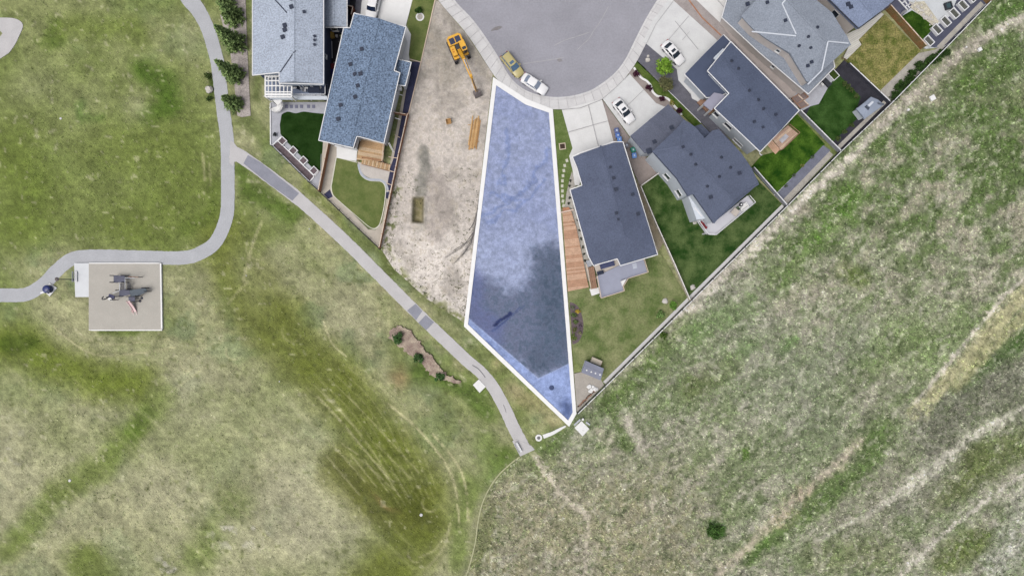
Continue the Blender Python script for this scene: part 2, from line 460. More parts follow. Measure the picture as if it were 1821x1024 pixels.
def field_col(x, y):
    wx = x + 30 * (fbm(x / 40, y / 40, 45) - .5) + 10 * (fbm(x / 11, y / 11, 46) - .5)
    wy = y + 30 * (fbm(x / 40, y / 40, 47) - .5) + 10 * (fbm(x / 11, y / 11, 48) - .5)
    vx, vy = x + 12 * (fbm(x / 24, y / 24, 145) - .5) + 14 * (fbm(x / 7, y / 7, 146, 2) - .5), y + 12 * (fbm(x / 24, y / 24, 147) - .5) + 14 * (fbm(x / 7, y / 7, 148, 2) - .5)
    u = (wx - wy) / 1.414; v = (wx + wy) / 1.414
    us, vs_ = (x * .74 - y * .67), (x * .67 + y * .74) + 46 * (fbm(x / 60, y / 60, 151, 2) - .5)
    strk = fbm(us / 95, vs_ / 9, 153, 4)
    n1 = fbm(u / 210, v / 70, 51, 5); n2 = fbm(u / 60, v / 26, 53, 4); n3 = fbm(x / 8, y / 8, 57, 3); n4 = fbm(x / 22, y / 22, 59, 4)
    c = np.zeros(x.shape + (3,)) + np.array((148, 151, 128.))
    c = mixc(c, (122, 134, 98), sst(.47, .63, n1 * .5 + n2 * .5) * .85)
    c = mixc(c, (176, 172, 156), sst(.52, .36, n2 * .5 + n4 * .5) * .8)
    mod = sst(.42, .62, fbm(x / 80, y / 80, 155, 3))
    c = mixc(c, (190, 186, 168), sst(.56, .74, strk) * .40 * mod)
    c = mixc(c, (108, 120, 84), sst(.46, .28, strk) * .40 * mod)
    ne = sst(640, 330, y) * sst(1240, 1450, x)
    c = mixc(c, (92, 110, 66), ne * (.2 + 1.0 * sst(.47, .60, n2 * .5 + n4 * .5)) * .8)
    c = mixc(c, (178, 170, 152), ne * sst(.46, .34, n2 * .4 + n4 * .6) * .7)
    sw = sst(760, 900, y) * sst(1330, 1180, x)
    c = mixc(c, (160, 154, 130), sw * .55)
    c = mixc(c, (118, 112, 84), sw * sst(.54, .66, n3) * .45)
    G = [([(1575, 765), (1530, 830), (1470, 880), (1390, 935), (1335, 985)], 21, 16, (96, 117, 68), .8),
         ([(1360, 955), (1330, 990)], 10, 8, (94, 122, 64), .6),
         ([(1821, 600), (1760, 650), (1710, 690)], 20, 15, (80, 102, 58), .9), ([(1700, 130), (1821, 200)], 50, 40, (86, 108, 56), .55), ([(1740, 40), (1821, 20)], 26, 18, (80, 106, 52), .6),
         ([(1640, 230), (1720, 215)], 26, 18, (74, 100, 46), .6), ([(1385, 500), (1460, 420), (1520, 350)], 22, 18, (88, 118, 54), .55), ([(1240, 590), (1330, 545)], 20, 16, (92, 126, 58), .6),
         ([(1300, 630), (1340, 610)], 14, 10, (88, 124, 56), .5), ([(1230, 690), (1300, 650)], 20, 14, (100, 112, 66), .55), ([(1500, 480), (1530, 500)], 16, 10, (98, 112, 62), .6), ([(1740, 810), (1700, 860), (1660, 880)], 28, 20, (104, 112, 72), .6),
         ([(1680, 1000), (1740, 960)], 24, 16, (96, 110, 56), .6), ([(1460, 990), (1570, 985)], 30, 20, (112, 122, 80), .5), ([(1080, 710), (1150, 650), (1210, 560)], 18, 14, (96, 118, 62), .6), ([(1090, 735), (1110, 790)], 10, 8, (92, 112, 62), .6),
         ([(985, 780), (960, 830)], 20, 14, (96, 116, 62), .6), ([(870, 900), (850, 1000)], 14, 12, (120, 126, 82), .5), ([(1390, 625), (1410, 610)], 10, 8, (96, 136, 66), .6), ([(1760, 560), (1740, 600)], 20, 14, (92, 118, 58), .5),
         ([(1560, 640), (1640, 600)], 30, 24, (108, 128, 76), .5), ([(1270, 939), (1276, 942)], 15, 5, (60, 92, 40), .9), ([(1328, 800), (1330, 812)], 6, 4, (84, 110, 52), .8)]
    for pts, w, s_, col, k in G:
        c = mixc(c, col, np.clip(brush(vx, vy, pts, w, s_) * k * (0.75 + .7 * n4), 0, 1))
    G2 = [([(1440, 740), (1330, 640), (1300, 560)], 70, 60, (148, 153, 134), .45), ([(1590, 610), (1680, 640), (1700, 580)], 44, 34, (136, 152, 106), .6), ([(1660, 760), (1760, 700), (1840, 660)], 36, 26, (122, 124, 108), .8),
          ([(1700, 850), (1790, 800), (1840, 780)], 30, 20, (106, 116, 74), .85), ([(1610, 890), (1680, 830)], 30, 22, (146, 145, 132), .7), ([(930, 880), (1000, 990), (1100, 960)], 60, 50, (164, 158, 132), .5), ([(1840, 900), (1790, 990)], 34, 26, (170, 170, 160), .7)]
    for pts, w, s_, col, k in G2: c = mixc(c, col, brush(vx, vy, pts, w, s_) * k)
    # bare and pale ground
    P = [([(1205, 560), (1260, 520), (1330, 455), (1400, 385), (1450, 335), (1510, 285), (1560, 235), (1620, 175), (1690, 110), (1760, 60), (1830, 30)], 8.5, 5, (206, 199, 187), 1.1),
         ([(1640, 165), (1700, 110), (1740, 70)], 18, 12, (158, 150, 138), .6),
         ([(1840, 490), (1790, 545), (1745, 600), (1700, 650), (1655, 705), (1630, 735)], 15, 6, (176, 173, 140), .95), ([(1840, 545), (1770, 600), (1720, 655)], 17, 8, (168, 168, 130), .95),
         ([(1840, 478), (1780, 530), (1735, 585), (1690, 640), (1650, 690)], 3.2, 2.2, (204, 196, 182), .95),
         ([(1530, 785), (1480, 835), (1400, 900), (1330, 975), (1270, 1020)], 11, 9, (186, 174, 156), .65), ([(1430, 880), (1395, 920)], 16, 12, (182, 162, 142), .5),
         ([(1840, 715), (1740, 770), (1650, 840), (1560, 895)], 10, 6, (204, 200, 186), .85), ([(1840, 830), (1750, 890), (1680, 945), (1600, 1020)], 4.5, 3, (206, 200, 188), .95), ([(1840, 850), (1780, 890)], 12, 8, (192, 188, 176), .5),
         ([(1760, 1000), (1770, 1010)], 20, 12, (190, 188, 182), .6), ([(1790, 950), (1800, 975)], 14, 10, (190, 188, 180), .5), ([(1450, 970), (1460, 1010)], 10, 8, (192, 188, 172), .6),
         ([(940, 795), (965, 830), (990, 868), (1020, 900), (1045, 915)], 6, 3, (198, 189, 172), 1.5), ([(1000, 865), (1030, 890)], 14, 10, (176, 170, 150), .4), ([(1035, 980), (1040, 1010)], 24, 16, (182, 176, 164), .6), ([(975, 1000), (985, 1010)], 18, 12, (182, 176, 164), .55),
         ([(1115, 750), (1135, 770), (1145, 800)], 14, 10, (194, 186, 174), .7), ([(1065, 770), (1085, 785)], 10, 8, (194, 184, 168), .6), ([(1160, 895), (1175, 905)], 16, 10, (188, 180, 168), .6), ([(1210, 880), (1215, 850)], 9, 7, (186, 180, 168), .5),
         ([(1380, 545), (1460, 500), (1500, 470)], 14, 12, (168, 160, 146), .5), ([(1290, 505), (1250, 540)], 9, 7, (202, 198, 188), .6), ([(1600, 385), (1680, 330)], 9, 8, (172, 166, 146), .5), ([(1080, 690), (1120, 660), (1165, 610), (1190, 585)], 8, 6, (190, 184, 168), .5), ([(1300, 615), (1306, 618)], 7, 5, (198, 192, 178), .6)]
    for pts, w, s_, col, k in P:
        c = mixc(c, col, (.35 + .65 * sst(.34, .56, n3)) * np.clip(brush(vx, vy, pts, w, s_) * k * np.clip(.75 + .6 * n4, 0, 1.2), 0, 1))
    for pts, w, s_, col, k in [([(1650, 790), (1700, 740), (1780, 690)], 28, 22, (122, 122, 108), .65), ([(1600, 830), (1560, 880), (1500, 930)], 20, 16, (140, 136, 122), .5), ([(1810, 750), (1821, 730)], 22, 18, (112, 112, 98), .5), ([(1440, 660), (1520, 610)], 40, 34, (140, 146, 126), .5)]:
        c = mixc(c, col, brush(vx, vy, pts, w, s_) * k)
    c = mixc(c, (204, 200, 186), sst(.58, .74, fbm(u / 13, v / 5, 61, 3)) * .5)
    c = mixc(c, (96, 108, 76), sst(.56, .74, fbm(u / 11 + 9, v / 6, 63, 3)) * .5)
    for col, m in tracks(x, y): c = mixc(c, col, m)
    g = 1.02 + .44 * (n3 - .5) + .22 * (vn(x * .7, y * .7, 69) - .5) + .2 * (n4 - .5) + .26 * (vn(u / 5, v / 2.6, 67) - .5)
    return c * g[..., None]
def ground_col(x, y):
    jx = x + 10 * (fbm(x / 9, y / 9, 71, 2) - .5); jy = y + 10 * (fbm(x / 9, y / 9, 72, 2) - .5)
    m = inside(jx, jy, FIELD)
    d = dline(jx, jy, [(1010, 760), (950, 803), (925, 812), (885, 850), (860, 890), (848, 950), (825, 1030), (800, 1400)])
    soft = .5 + .5 * np.clip(d / 16, 0, 1)
    k = np.where(m, soft, 1 - soft)[..., None]
    return field_col(x, y) * k + park_col(x, y) * (1 - k)
ex = [-20000, -6000, -1600, -500]; ey = [-20000, -6000, -1500, -450]
gx = np.array(ex + list(np.arange(-150, 1975, 3.0)) + [2300, 3400, 8000, 21000])
gy = np.array(ey + list(np.arange(-120, 1148, 3.0)) + [1500, 2600, 7000, 21000])
GX, GY = np.meshgrid(gx, gy)
gz = 0.05 * (fbm(GX / 30, GY / 30, 81, 3) - .5) - 0.03
flat = inside(GX, GY, [(440, -130), (440, 250), (480, 262), (676, 446), (826, 585), (1012, 760), (1030, 735), (1770, 0), (1780, -130)])
gz = np.where(flat, -0.03, gz)
gz = gz - 1.1 * sst(9, 0, np.maximum(np.abs(GX - 744) - 12, np.abs(GY - 374) - 24))
ny, nx = GX.shape
me = bpy.data.meshes.new('ground')
co = np.stack([(GX - CX) * S, (CY - GY) * S, gz], -1).reshape(-1, 3).astype(np.float32)
idx = np.arange(ny * nx).reshape(ny, nx)
quads = np.stack([idx[:-1, :-1], idx[1:, :-1], idx[1:, 1:], idx[:-1, 1:]], -1).reshape(-1, 4)
me.vertices.add(len(co)); me.vertices.foreach_set('co', co.ravel())
me.loops.add(quads.size); me.loops.foreach_set('vertex_index', quads.ravel().astype(np.int32))
me.polygons.add(len(quads)); me.polygons.foreach_set('loop_start', np.arange(0, quads.size, 4, dtype=np.int32))
me.update(calc_edges=True); me.validate()
me.polygons.foreach_set('use_smooth', np.ones(len(quads), bool))
GCOL = ground_col(GX, GY)
set_col(me, alb(GCOL).reshape(-1, 3))
me.materials.append(attr_mat('grassland', fine=.26, fscale=4.5, bump=.55, bscale=5))
setp(link('ground', me), kind='structure')

# coarse wild grass standing on the rough field: blades bend out of each tuft
def tufts(name, n, poly, box, r, h, colf, jit, seed, dens=None, kind='stuff'):
    rs = np.random.RandomState(seed)
    x = rs.uniform(box[0], box[2], n * 3); y = rs.uniform(box[1], box[3], n * 3)
    ok = inside(x, y, poly)
    if dens is not None: ok &= rs.uniform(0, 1, x.shape) < dens(x, y)
    x, y = x[ok][:n], y[ok][:n]; n = len(x)
    col = colf(x, y) * rs.uniform(1 - jit, 1 + jit, (n, 1))
    hue = rs.uniform(0, 1, (n, 1)); col = np.where(hue > .72, col * .75 + np.array((186, 182, 160.)) * .35, col * np.array((.96, 1.0, .94)))
    B = 5; V = np.zeros((n, B * 3, 3), np.float32)
    wx_, wy_ = (x - CX) * S, (CY - y) * S
    sc = rs.uniform(.6, 1.4, n)
    for b in range(B):
        a = rs.uniform(0, 2 * math.pi, n); rr = r * sc * rs.uniform(.6, 1.2, n); ww = .22 * rr
        hh = h * sc * rs.uniform(.6, 1.2, n)
        ca, sa = np.cos(a), np.sin(a)
        V[:, b * 3 + 0] = np.stack([wx_ - sa * ww, wy_ + ca * ww, np.full(n, .0)], -1)
        V[:, b * 3 + 1] = np.stack([wx_ + sa * ww, wy_ - ca * ww, np.full(n, .0)], -1)
        V[:, b * 3 + 2] = np.stack([wx_ + ca * rr, wy_ + sa * rr, hh], -1)
    me = bpy.data.meshes.new(name)
    me.vertices.add(n * B * 3); me.vertices.foreach_set('co', V.ravel())
    me.loops.add(n * B * 3); me.loops.foreach_set('vertex_index', np.arange(n * B * 3, dtype=np.int32))
    me.polygons.add(n * B); me.polygons.foreach_set('loop_start', np.arange(0, n * B * 3, 3, dtype=np.int32))
    me.update(calc_edges=True)
    set_col(me, np.repeat(alb(np.clip(col, 0, 255)), B * 3, 0))
    me.materials.append(attr_mat('grass_blade', fine=0.1, bump=0))
    o = link(name, me)
    return setp(o, kind=kind)
FCOL = lambda x, y: field_col(x, y) * 1.10
w = tufts('wild_grass', 52000, FIELD, (800, -60, 1880, 1090), .26, .15, FCOL, .24, 5, lambda x, y: 1 - .9 * np.clip(sum(m for c_, m in tracks(x, y)), 0, 1))
setp(w, 'coarse mixed green and straw wild grass over the sloping field', 'grass')
PARK = [(-60, -60), (440, -60), (440, 250), (480, 262), (676, 446), (826, 585), (1010, 760), (950, 803), (925, 812), (885, 850), (860, 890), (848, 950), (825, 1060), (-60, 1060)]
# ------------------------------------------------------------------ materials
M_ASPH = mat('worn_asphalt', (163, 163, 172), .92, .075, .14, fine=.07, fscale=3.5, bump=.1, bscale=30)
M_PATH = mat('path_asphalt', (188, 190, 195), .92, .05, .4, fine=.07, fscale=6, bump=.12, bscale=25)
M_PATHW = mat('path_concrete', (202, 200, 201), .92, .05, .5, fine=.05, fscale=7)
M_PATCH = mat('fresh_asphalt', (152, 154, 166), .9, .07, .5, fine=.08, fscale=7)
M_CONC = mat('kerb_concrete', (216, 215, 216), .9, .05, .7, fine=.05, fscale=6)
M_DRIVE = mat('driveway_concrete', (229, 229, 229), .88, .045, .5, fine=.04, fscale=5)
M_DRIVE2 = mat('driveway_concrete_grey', (221, 222, 223), .88, .05, .5, fine=.04, fscale=5)
M_WHITE = mat('white_paint', (248, 248, 248), .6, .03, 1)
M_SLABW = mat('white_concrete', (243, 243, 243), .85, .03, 1.2)
M_TRIM = mat('white_trim', (240, 241, 244), .5, .03, 2)
M_PATIO = mat('patio_grey', (182, 184, 192), .9, .07, 1.2, fine=.07, fscale=8)
M_GRAV = mat('pale_gravel', (182, 178, 170), 1, .1, 1.2, fine=.22, fscale=11, bump=.4, bscale=20)
M_GRAVB = mat('brown_pavers', (160, 150, 146), 1, .07, 1, fine=.12, fscale=10)
M_GRAVD = mat('dark_gravel', (112, 112, 122), 1, .12, 1.2, fine=.25, fscale=10, bump=.4, bscale=20)
M_SLATE = mat('blue_slate_chips', (68, 70, 96), 1, .14, 1.2, fine=.25, fscale=9, bump=.4, bscale=20)
M_MULCH = mat('pink_mulch', (150, 130, 122), 1, .14, .9, c2=(192, 178, 160), fine=.22, fscale=8, bump=.4, bscale=16)
M_MULCHG = mat('grey_mulch', (184, 176, 172), 1, .16, 1.1, fine=.24, fscale=6, bump=.4, bscale=16)
M_BEDP = mat('dark_soil_bed', (112, 100, 104), 1, .16, 1.4, fine=.25, fscale=8, bump=.4, bscale=16)
M_LDARK = mat('deep_green_lawn', (26, 52, 14), 1, .2, .5, c2=(44, 70, 30), fine=.2, fscale=6, bump=.5, bscale=14)
M_LMOSS = mat('mottled_green_lawn', (38, 70, 26), 1, .2, .42, c2=(98, 116, 70), fine=.24, fscale=5, bump=.5, bscale=12)
M_LMID = mat('olive_green_lawn', (98, 114, 62), 1, .1, .5, c2=(124, 132, 82), fine=.1, fscale=5, bump=.4, bscale=14)
M_LPALE = mat('pale_green_lawn', (98, 116, 66), 1, .1, .32, c2=(146, 150, 108), fine=.2, fscale=4, bump=.5, bscale=12)
M_LDRY = mat('dry_yellow_lawn', (98, 108, 52), 1, .1, .8, c2=(158, 150, 98), fine=.4, fscale=4, bump=.5, bscale=12)
M_LVERGE = mat('verge_lawn', (72, 96, 40), 1, .1, .7, c2=(104, 120, 62), fine=.25, fscale=5, bump=.5, bscale=12)
M_ROOFA = mat('pale_blue_shingles', (178, 188, 204), .9, .05, .35, fine=.26, fscale=4.5, bump=.5, bscale=6)
M_ROOFB = mat('steel_blue_shingles', (119, 137, 162), .9, .07, .35, fine=.55, fscale=4.2, bump=.6, bscale=5)
M_ROOFC = mat('slate_shingles', (97, 105, 127), .9, .08, .3, fine=.17, fscale=5, bump=.3, bscale=8)
M_ROOFD = mat('slate_shingles_light', (99, 107, 128), .9, .07, .3, fine=.15, fscale=5, bump=.3, bscale=8)
M_ROOFE = mat('slate_shingles_dark', (93, 102, 124), .9, .07, .3, fine=.15, fscale=5, bump=.3, bscale=8)
M_ROOFF = mat('mid_grey_shingles', (148, 156, 169), .9, .06, .35, fine=.18, fscale=5, bump=.3, bscale=7)
M_ROOFG = mat('checked_blue_shingles', (136, 148, 174), .9, .06, .5, fine=.22, fscale=5, bump=.3, bscale=7)
M_VENT = mat('dark_vent_metal', (48, 56, 76), .6, .05, 2)
M_VALLEY = mat('pale_flashing', (214, 220, 230), .5, .03, 2)
M_RIDGE = mat('ridge_shingle', (120, 130, 150), .9, .08, 3)
M_WALLW = mat('white_siding', (236, 238, 242), .7, .04, 1)
M_WALLG = mat('grey_blue_siding', (214, 222, 232), .7, .04, 1)
M_WALLB = mat('beige_stucco', (222, 214, 210), .9, .05, .8)
M_WALLN = mat('navy_siding', (74, 84, 116), .7, .06, 1)
M_GLASS = mat('window_glass', (40, 52, 68), .08, .1, 1, spec=.6)
M_FRAME = mat('window_frame', (236, 238, 240), .5, .02, 2)
M_WOODP = mat('pinkish_deck_wood', (214, 178, 152), .85, .1, 1.6, fine=.12, fscale=7)
M_WOODP2 = mat('pinkish_deck_wood_dark', (196, 156, 130), .85, .1, 1.6, fine=.12, fscale=7)
M_WOODT = mat('tan_deck_wood', (200, 166, 128), .85, .1, 1.6, fine=.14, fscale=7)
M_WOODT2 = mat('tan_deck_wood_pale', (218, 192, 160), .85, .1, 1.6, fine=.14, fscale=7)
M_WOODB = mat('brown_deck_wood', (168, 134, 114), .85, .1, 1.6, fine=.14, fscale=7)
M_RUST = mat('copper_stained_fence', (190, 140, 110), .85, .14, 1.2, fine=.15, fscale=5)
M_RUSTD = mat('rust_brown_fence', (160, 116, 78), .85, .2, 1.0, c2=(132, 122, 84), fine=.2, fscale=4)
M_CAP = mat('fence_cap', (226, 206, 188), .8, .08, 2)
M_BLACK = mat('black_metal', (44, 48, 56), .5, .08, 2, spec=.4)
M_IRON = mat('dark_fence_metal', (46, 49, 58), .6, .1, 2)
M_GREYM = mat('galvanised_metal', (176, 180, 188), .45, .06, 2, metal=.3)
M_DECKG = mat('grey_deck_membrane', (164, 168, 186), .85, .04, .8, fine=.04)
M_DECKS = mat('slate_deck', (138, 150, 174), .85, .05, .8, fine=.05)
M_LUMB = mat('fresh_lumber', (216, 178, 128), .85, .12, 1.4, fine=.12)
M_LUMB2 = mat('fresh_lumber_dark', (190, 148, 100), .85, .12, 1.4, fine=.12)  # darker lumber tone for some planks, the bearers and the crate base
M_ROCK = mat('pale_rock', (206, 202, 196), .9, .12, 3, fine=.15, fscale=14)
M_YEL = mat('excavator_yellow', (236, 178, 52), .5, .07, 1.5, fine=.06, spec=.4)
M_RUB = mat('black_rubber', (48, 48, 50), .85, .12, 3)
M_STEEL = mat('worn_steel', (120, 112, 112), .6, .2, 3, metal=.4)
M_CUSH = mat('dark_cushion', (56, 62, 78), .95, .1, 3)
M_TAN = mat('beige_fabric', (204, 196, 188), .95, .06, 3)

# ------------------------------------------------------------------ roads, paths, kerbs
def ragged(pts, a=.7):
    x = np.array([p[0] for p in pts]); y = np.array([p[1] for p in pts])
    dx = 2 * a * (fbm(x / 4, y / 4, 201, 2) - .5); dy = 2 * a * (fbm(x / 4, y / 4, 203, 2) - .5)
    return list(zip(x + dx, y + dy))
def fine_px(pts, step=3.0):
    out = []
    for i in range(len(pts)):
        a, b = Vector(pts[i]), Vector(pts[(i + 1) % len(pts)]); k = max(1, int((b - a).length / step))
        out += [tuple(a + (b - a) * t / k) for t in range(k)]
    return out
main_c = smooth([(318, -60), (333, -8), (352, 18), (368, 48), (380, 85), (388, 120), (393, 165), (398, 205), (404, 250), (405, 300), (405, 360), (401, 392), (385, 428), (362, 447), (330, 458), (270, 458), (200, 456), (155, 456), (125, 462), (100, 482), (78, 505), (50, 522), (20, 525), (-60, 524)], n=5)
sheet('path', ragged(fine_px(ribbon_px(main_c, [24 + 8 * max(0, 1 - i / 14) for i in range(len(main_c))]))), M_PATH)
br_c = smooth([(412, 270), (437, 284), (480, 315), (526, 350), (575, 393), (625, 440), (680, 495), (745, 560), (785, 598), (825, 636), (858, 665), (876, 687), (890, 711), (902, 735), (916, 765), (937, 803)], n=5)
br_w = [24 if i < 16 else 21.5 for i in range(len(br_c))]
sheet('path', ragged(fine_px(ribbon_px(br_c, br_w))), M_PATHW)
sheet('path', [(410, 250), (416, 254), (423, 263), (441, 277), (433, 291), (422, 287), (417, 288), (414, 296), (408, 290)], M_PATHW)
sheet('path_patch', [(433, 291), (441, 276), (465, 290), (532, 344), (520, 357), (480, 329)], M_PATCH)
sheet('path_patch', [(724, 552), (739, 540), (751, 553), (740, 569)], M_PATCH)
sheet('path_patch', [(744, 574), (757, 560), (772, 573), (758, 587)], M_PATCH)
sheet('path_crack', ribbon_px(smooth([(840, 649), (850, 655), (858, 664), (863, 671)]), 1.3), mat('tar_crack', (112, 112, 118), .8))
sheet('path_crack', ribbon_px(smooth([(895, 719), (898, 726), (900, 733)]), .8), MATS['tar_crack'])
sheet('path', [(911, 784), (918, 780), (945, 792), (951, 799), (925, 811)], M_PATHW)
sheet('path', smooth([(-40, 33), (0, 32), (28, 34), (41, 45), (34, 65), (24, 84), (8, 100), (-40, 118)], True, 4), M_PATHW)
sheet('lawn_island', [(-20, 55), (0, 55), (5, 60), (0, 66), (-20, 70)], M_LPALE)
# cul-de-sac
asph = [(740, -140), (775, -55), (808, 0), (843, 38), (881, 93), (906, 136), (930, 158), (957, 169), (987, 173), (1015, 171), (1033, 167), (1052, 160), (1070, 149), (1088, 135), (1103, 119), (1114, 102), (1121, 88), (1146, 38), (1169, 0), (1205, -55), (1240, -140)]
kerb = [(706, -140), (745, -55), (780, 2), (830, 61), (876, 131), (892, 150), (916, 169), (938, 183), (964, 192), (980, 195), (995, 195), (1015, 195), (1032, 193), (1052, 186), (1070, 177), (1093, 159), (1107, 145), (1118, 131), (1133, 109), (1149, 78), (1166, 43), (1197, 2), (1240, -55), (1275, -140)]
A_s, K_s = smooth(asph, n=8), smooth(kerb, n=8)
sheet('road', A_s, M_ASPH)
def resample(pts, n):
    P = [Vector(p) for p in pts]; L = [0]
    for a, b in zip(P[:-1], P[1:]): L.append(L[-1] + (b - a).length)
    out = []; j = 0
    for i in range(n + 1):
        t = L[-1] * i / n
        while j < len(L) - 2 and L[j + 1] < t: j += 1
        out.append(P[j] + (P[j + 1] - P[j]) * ((t - L[j]) / max(L[j + 1] - L[j], 1e-6)))
    return out
NS = 56
ra, rk = resample(A_s, NS), resample(K_s, NS)
M_KERB2 = [mat('kerb_slab_%d' % i, (217 + d, 216 + d, 217 + d), .9, .05, .8, fine=.05, fscale=6) for i, d in enumerate((0, 2, -3))]
side = setp(sheet('sidewalk', [tuple(p) for p in ra] + [tuple(p) for p in rk[::-1]], mat('slab_joint', (194, 192, 193), 1), z=.05), kind='structure')
gut = [tuple(ra[i] + (rk[i] - ra[i]) * .2) for i in range(NS + 1)]
for i in range(NS):
    a0, a1, k0, k1 = ra[i], ra[i + 1], rk[i], rk[i + 1]
    g = .02
    q = [a0.lerp(a1, g), a0.lerp(a1, 1 - g), k0.lerp(k1, 1 - g), k0.lerp(k1, g)]
    s0, s1 = q[0].lerp(q[3], .21), q[1].lerp(q[2], .21)
    MB().prism([at(*p) for p in (s0, s1, q[2], q[3])], .0, .12).build('slab', M_KERB2[(i * 7) % 3], side)
    # rolled kerb: slopes from the road up to the slab
    t0, t1 = q[0].lerp(q[3], .2), q[1].lerp(q[2], .2)
    e0, e1 = q[0], q[1]
    MB().add([(*at(*e0)[:2], .055), (*at(*e1)[:2], .055), (*at(*t1)[:2], .12), (*at(*t0)[:2], .12), (*at(*t0)[:2], .0), (*at(*t1)[:2], .0)], [(0, 1, 2, 3), (3, 2, 5, 4)]).build('kerb_stone', M_KERB2[(i * 5 + 1) % 3], side)
sheet('road_stain', smooth([(873, 56), (878, 50), (888, 47), (893, 49), (886, 54), (879, 55)], True, 4), mat('oil_stain', (140, 136, 138), .85, .1, 3))
M_CRACK = mat('sealed_crack', (186, 184, 184), .8, .1, 2)
for pts in ([(929, 114), (945, 112), (965, 109), (985, 106), (1002, 103)], [(1026, 90), (1036, 80), (1047, 70), (1056, 55), (1068, 38), (1082, 12)], [(985, 82), (1005, 72), (1025, 66), (1048, 58)]):
    sheet('road_crack', ribbon_px(smooth(pts, n=3), [.5 + .35 * math.sin(i * 2.1) ** 2 for i in range((len(pts) - 1) * 3 + 1)]), M_CRACK)
sheet('road_crack', smooth([(990, 107), (997, 105), (1000, 109), (994, 111)], True, 3), mat('oil_stain_small', (150, 147, 150), .85))

# ------------------------------------------------------------------ the yards, from west to east
sheet('gravel_bed', [(392, 28), (400, 8), (404, -60), (437, -60), (437, 0), (440, 87), (443, 150), (446, 206), (430, 209), (422, 206), (417, 150), (409, 87), (399, 55)], M_MULCHG)
# house A yard
sheet('patio', [(481, 182), (583, 182), (578, 202), (572, 240), (571, 306), (569, 341), (550, 323), (482, 258)], M_PATIO)
lawnA = smooth([(501, 204), (512, 199), (526, 202), (540, 199), (556, 201), (578, 203)], n=4) + [(577, 262), (571, 275), (570, 304), (560, 303), (503, 245), (499, 238), (498, 222)]
sheet('lawn', lawnA, M_LDARK)
sheet('planting_bed', [(485, 259), (496, 252), (560, 314), (551, 323)], M_BEDP)
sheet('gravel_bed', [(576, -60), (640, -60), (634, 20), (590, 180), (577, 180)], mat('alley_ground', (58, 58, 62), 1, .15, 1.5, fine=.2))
sheet('gravel_bed', [(640, -60), (657, -60), (648, 32), (630, 30)], M_GRAVD)
# house B yard
sheet('gravel_bed', [(575, 250), (606, 255), (599, 281), (592, 325), (600, 352), (655, 408), (668, 409), (680, 396), (688, 350), (692, 300), (720, 150), (735, 110), (748, 112), (724, 206), (709, 277), (676, 442), (569, 341)], mat('beige_pavers', (196, 188, 176), 1, .06, 1, fine=.1, fscale=9))
sheet('slate_bed', [(731, 110), (748, 111), (746, 124), (725, 204), (709, 277), (690, 354), (685, 352), (689, 330), (686, 322), (700, 282), (716, 200)], M_SLATE)
sheet('slate_bed', [(576, 346), (587, 337), (592, 350), (584, 354)], M_SLATE)
lawnB = [(599, 281), (635, 290)] + smooth([(637, 300), (641, 311), (648, 318), (657, 322), (668, 323), (678, 324), (684, 331), (685, 345), (682, 370), (676, 395), (671, 403), (665, 406), (657, 403), (640, 389), (600, 354), (592, 344), (590, 332)], n=3)
cen = (640, 345)
sheet('lawn_edging', [((p[0] - cen[0]) * 1.035 + cen[0], (p[1] - cen[1]) * 1.028 + cen[1]) for p in lawnB], mat('pale_edging', (224, 222, 208), .9))
sheet('lawn', lawnB, M_LMID)
sheet('patio', [(599, 257), (636, 262), (634, 287), (599, 281)], M_SLABW)
sheet('patio', [(636, 288), (694, 303), (690, 322)] + smooth([(690, 326), (684, 324), (676, 319), (662, 318), (650, 313), (642, 304), (638, 294)], n=3), mat('flagstone', (206, 200, 194), .95, .06, 1, fine=.08))
sheet('edging_strip', ribbon_px(smooth([(638, 292), (640, 303), (646, 313), (656, 319), (668, 320), (678, 321), (685, 326), (689, 335), (689, 342)]), 4), mat('grey_edging', (186, 192, 202), .9, .05, 2))
sheet('driveway', [(650, -60), (735, -60), (734, 0), (722, 46), (731, 62), (727, 97), (729, 112), (716, 112), (700, 60), (640, 40)], M_SLABW)
sheet('lawn', [(735, -60), (776, -60), (774, 0), (749, 111), (729, 106), (728, 97), (732, 62), (724, 44), (734, 0)], M_LMID)
for x, y in ((747, 31),):
    ring = [(x + 7.5 * math.cos(t), y + 7.5 * math.sin(t)) for t in [2 * math.pi * i / 20 for i in range(20)]]
    sheet('tree_ring', ring, M_SLABW)
    sheet('gravel_bed', [((p[0] - x) * .68 + x, (p[1] - y) * .68 + y) for p in ring], M_GRAV)
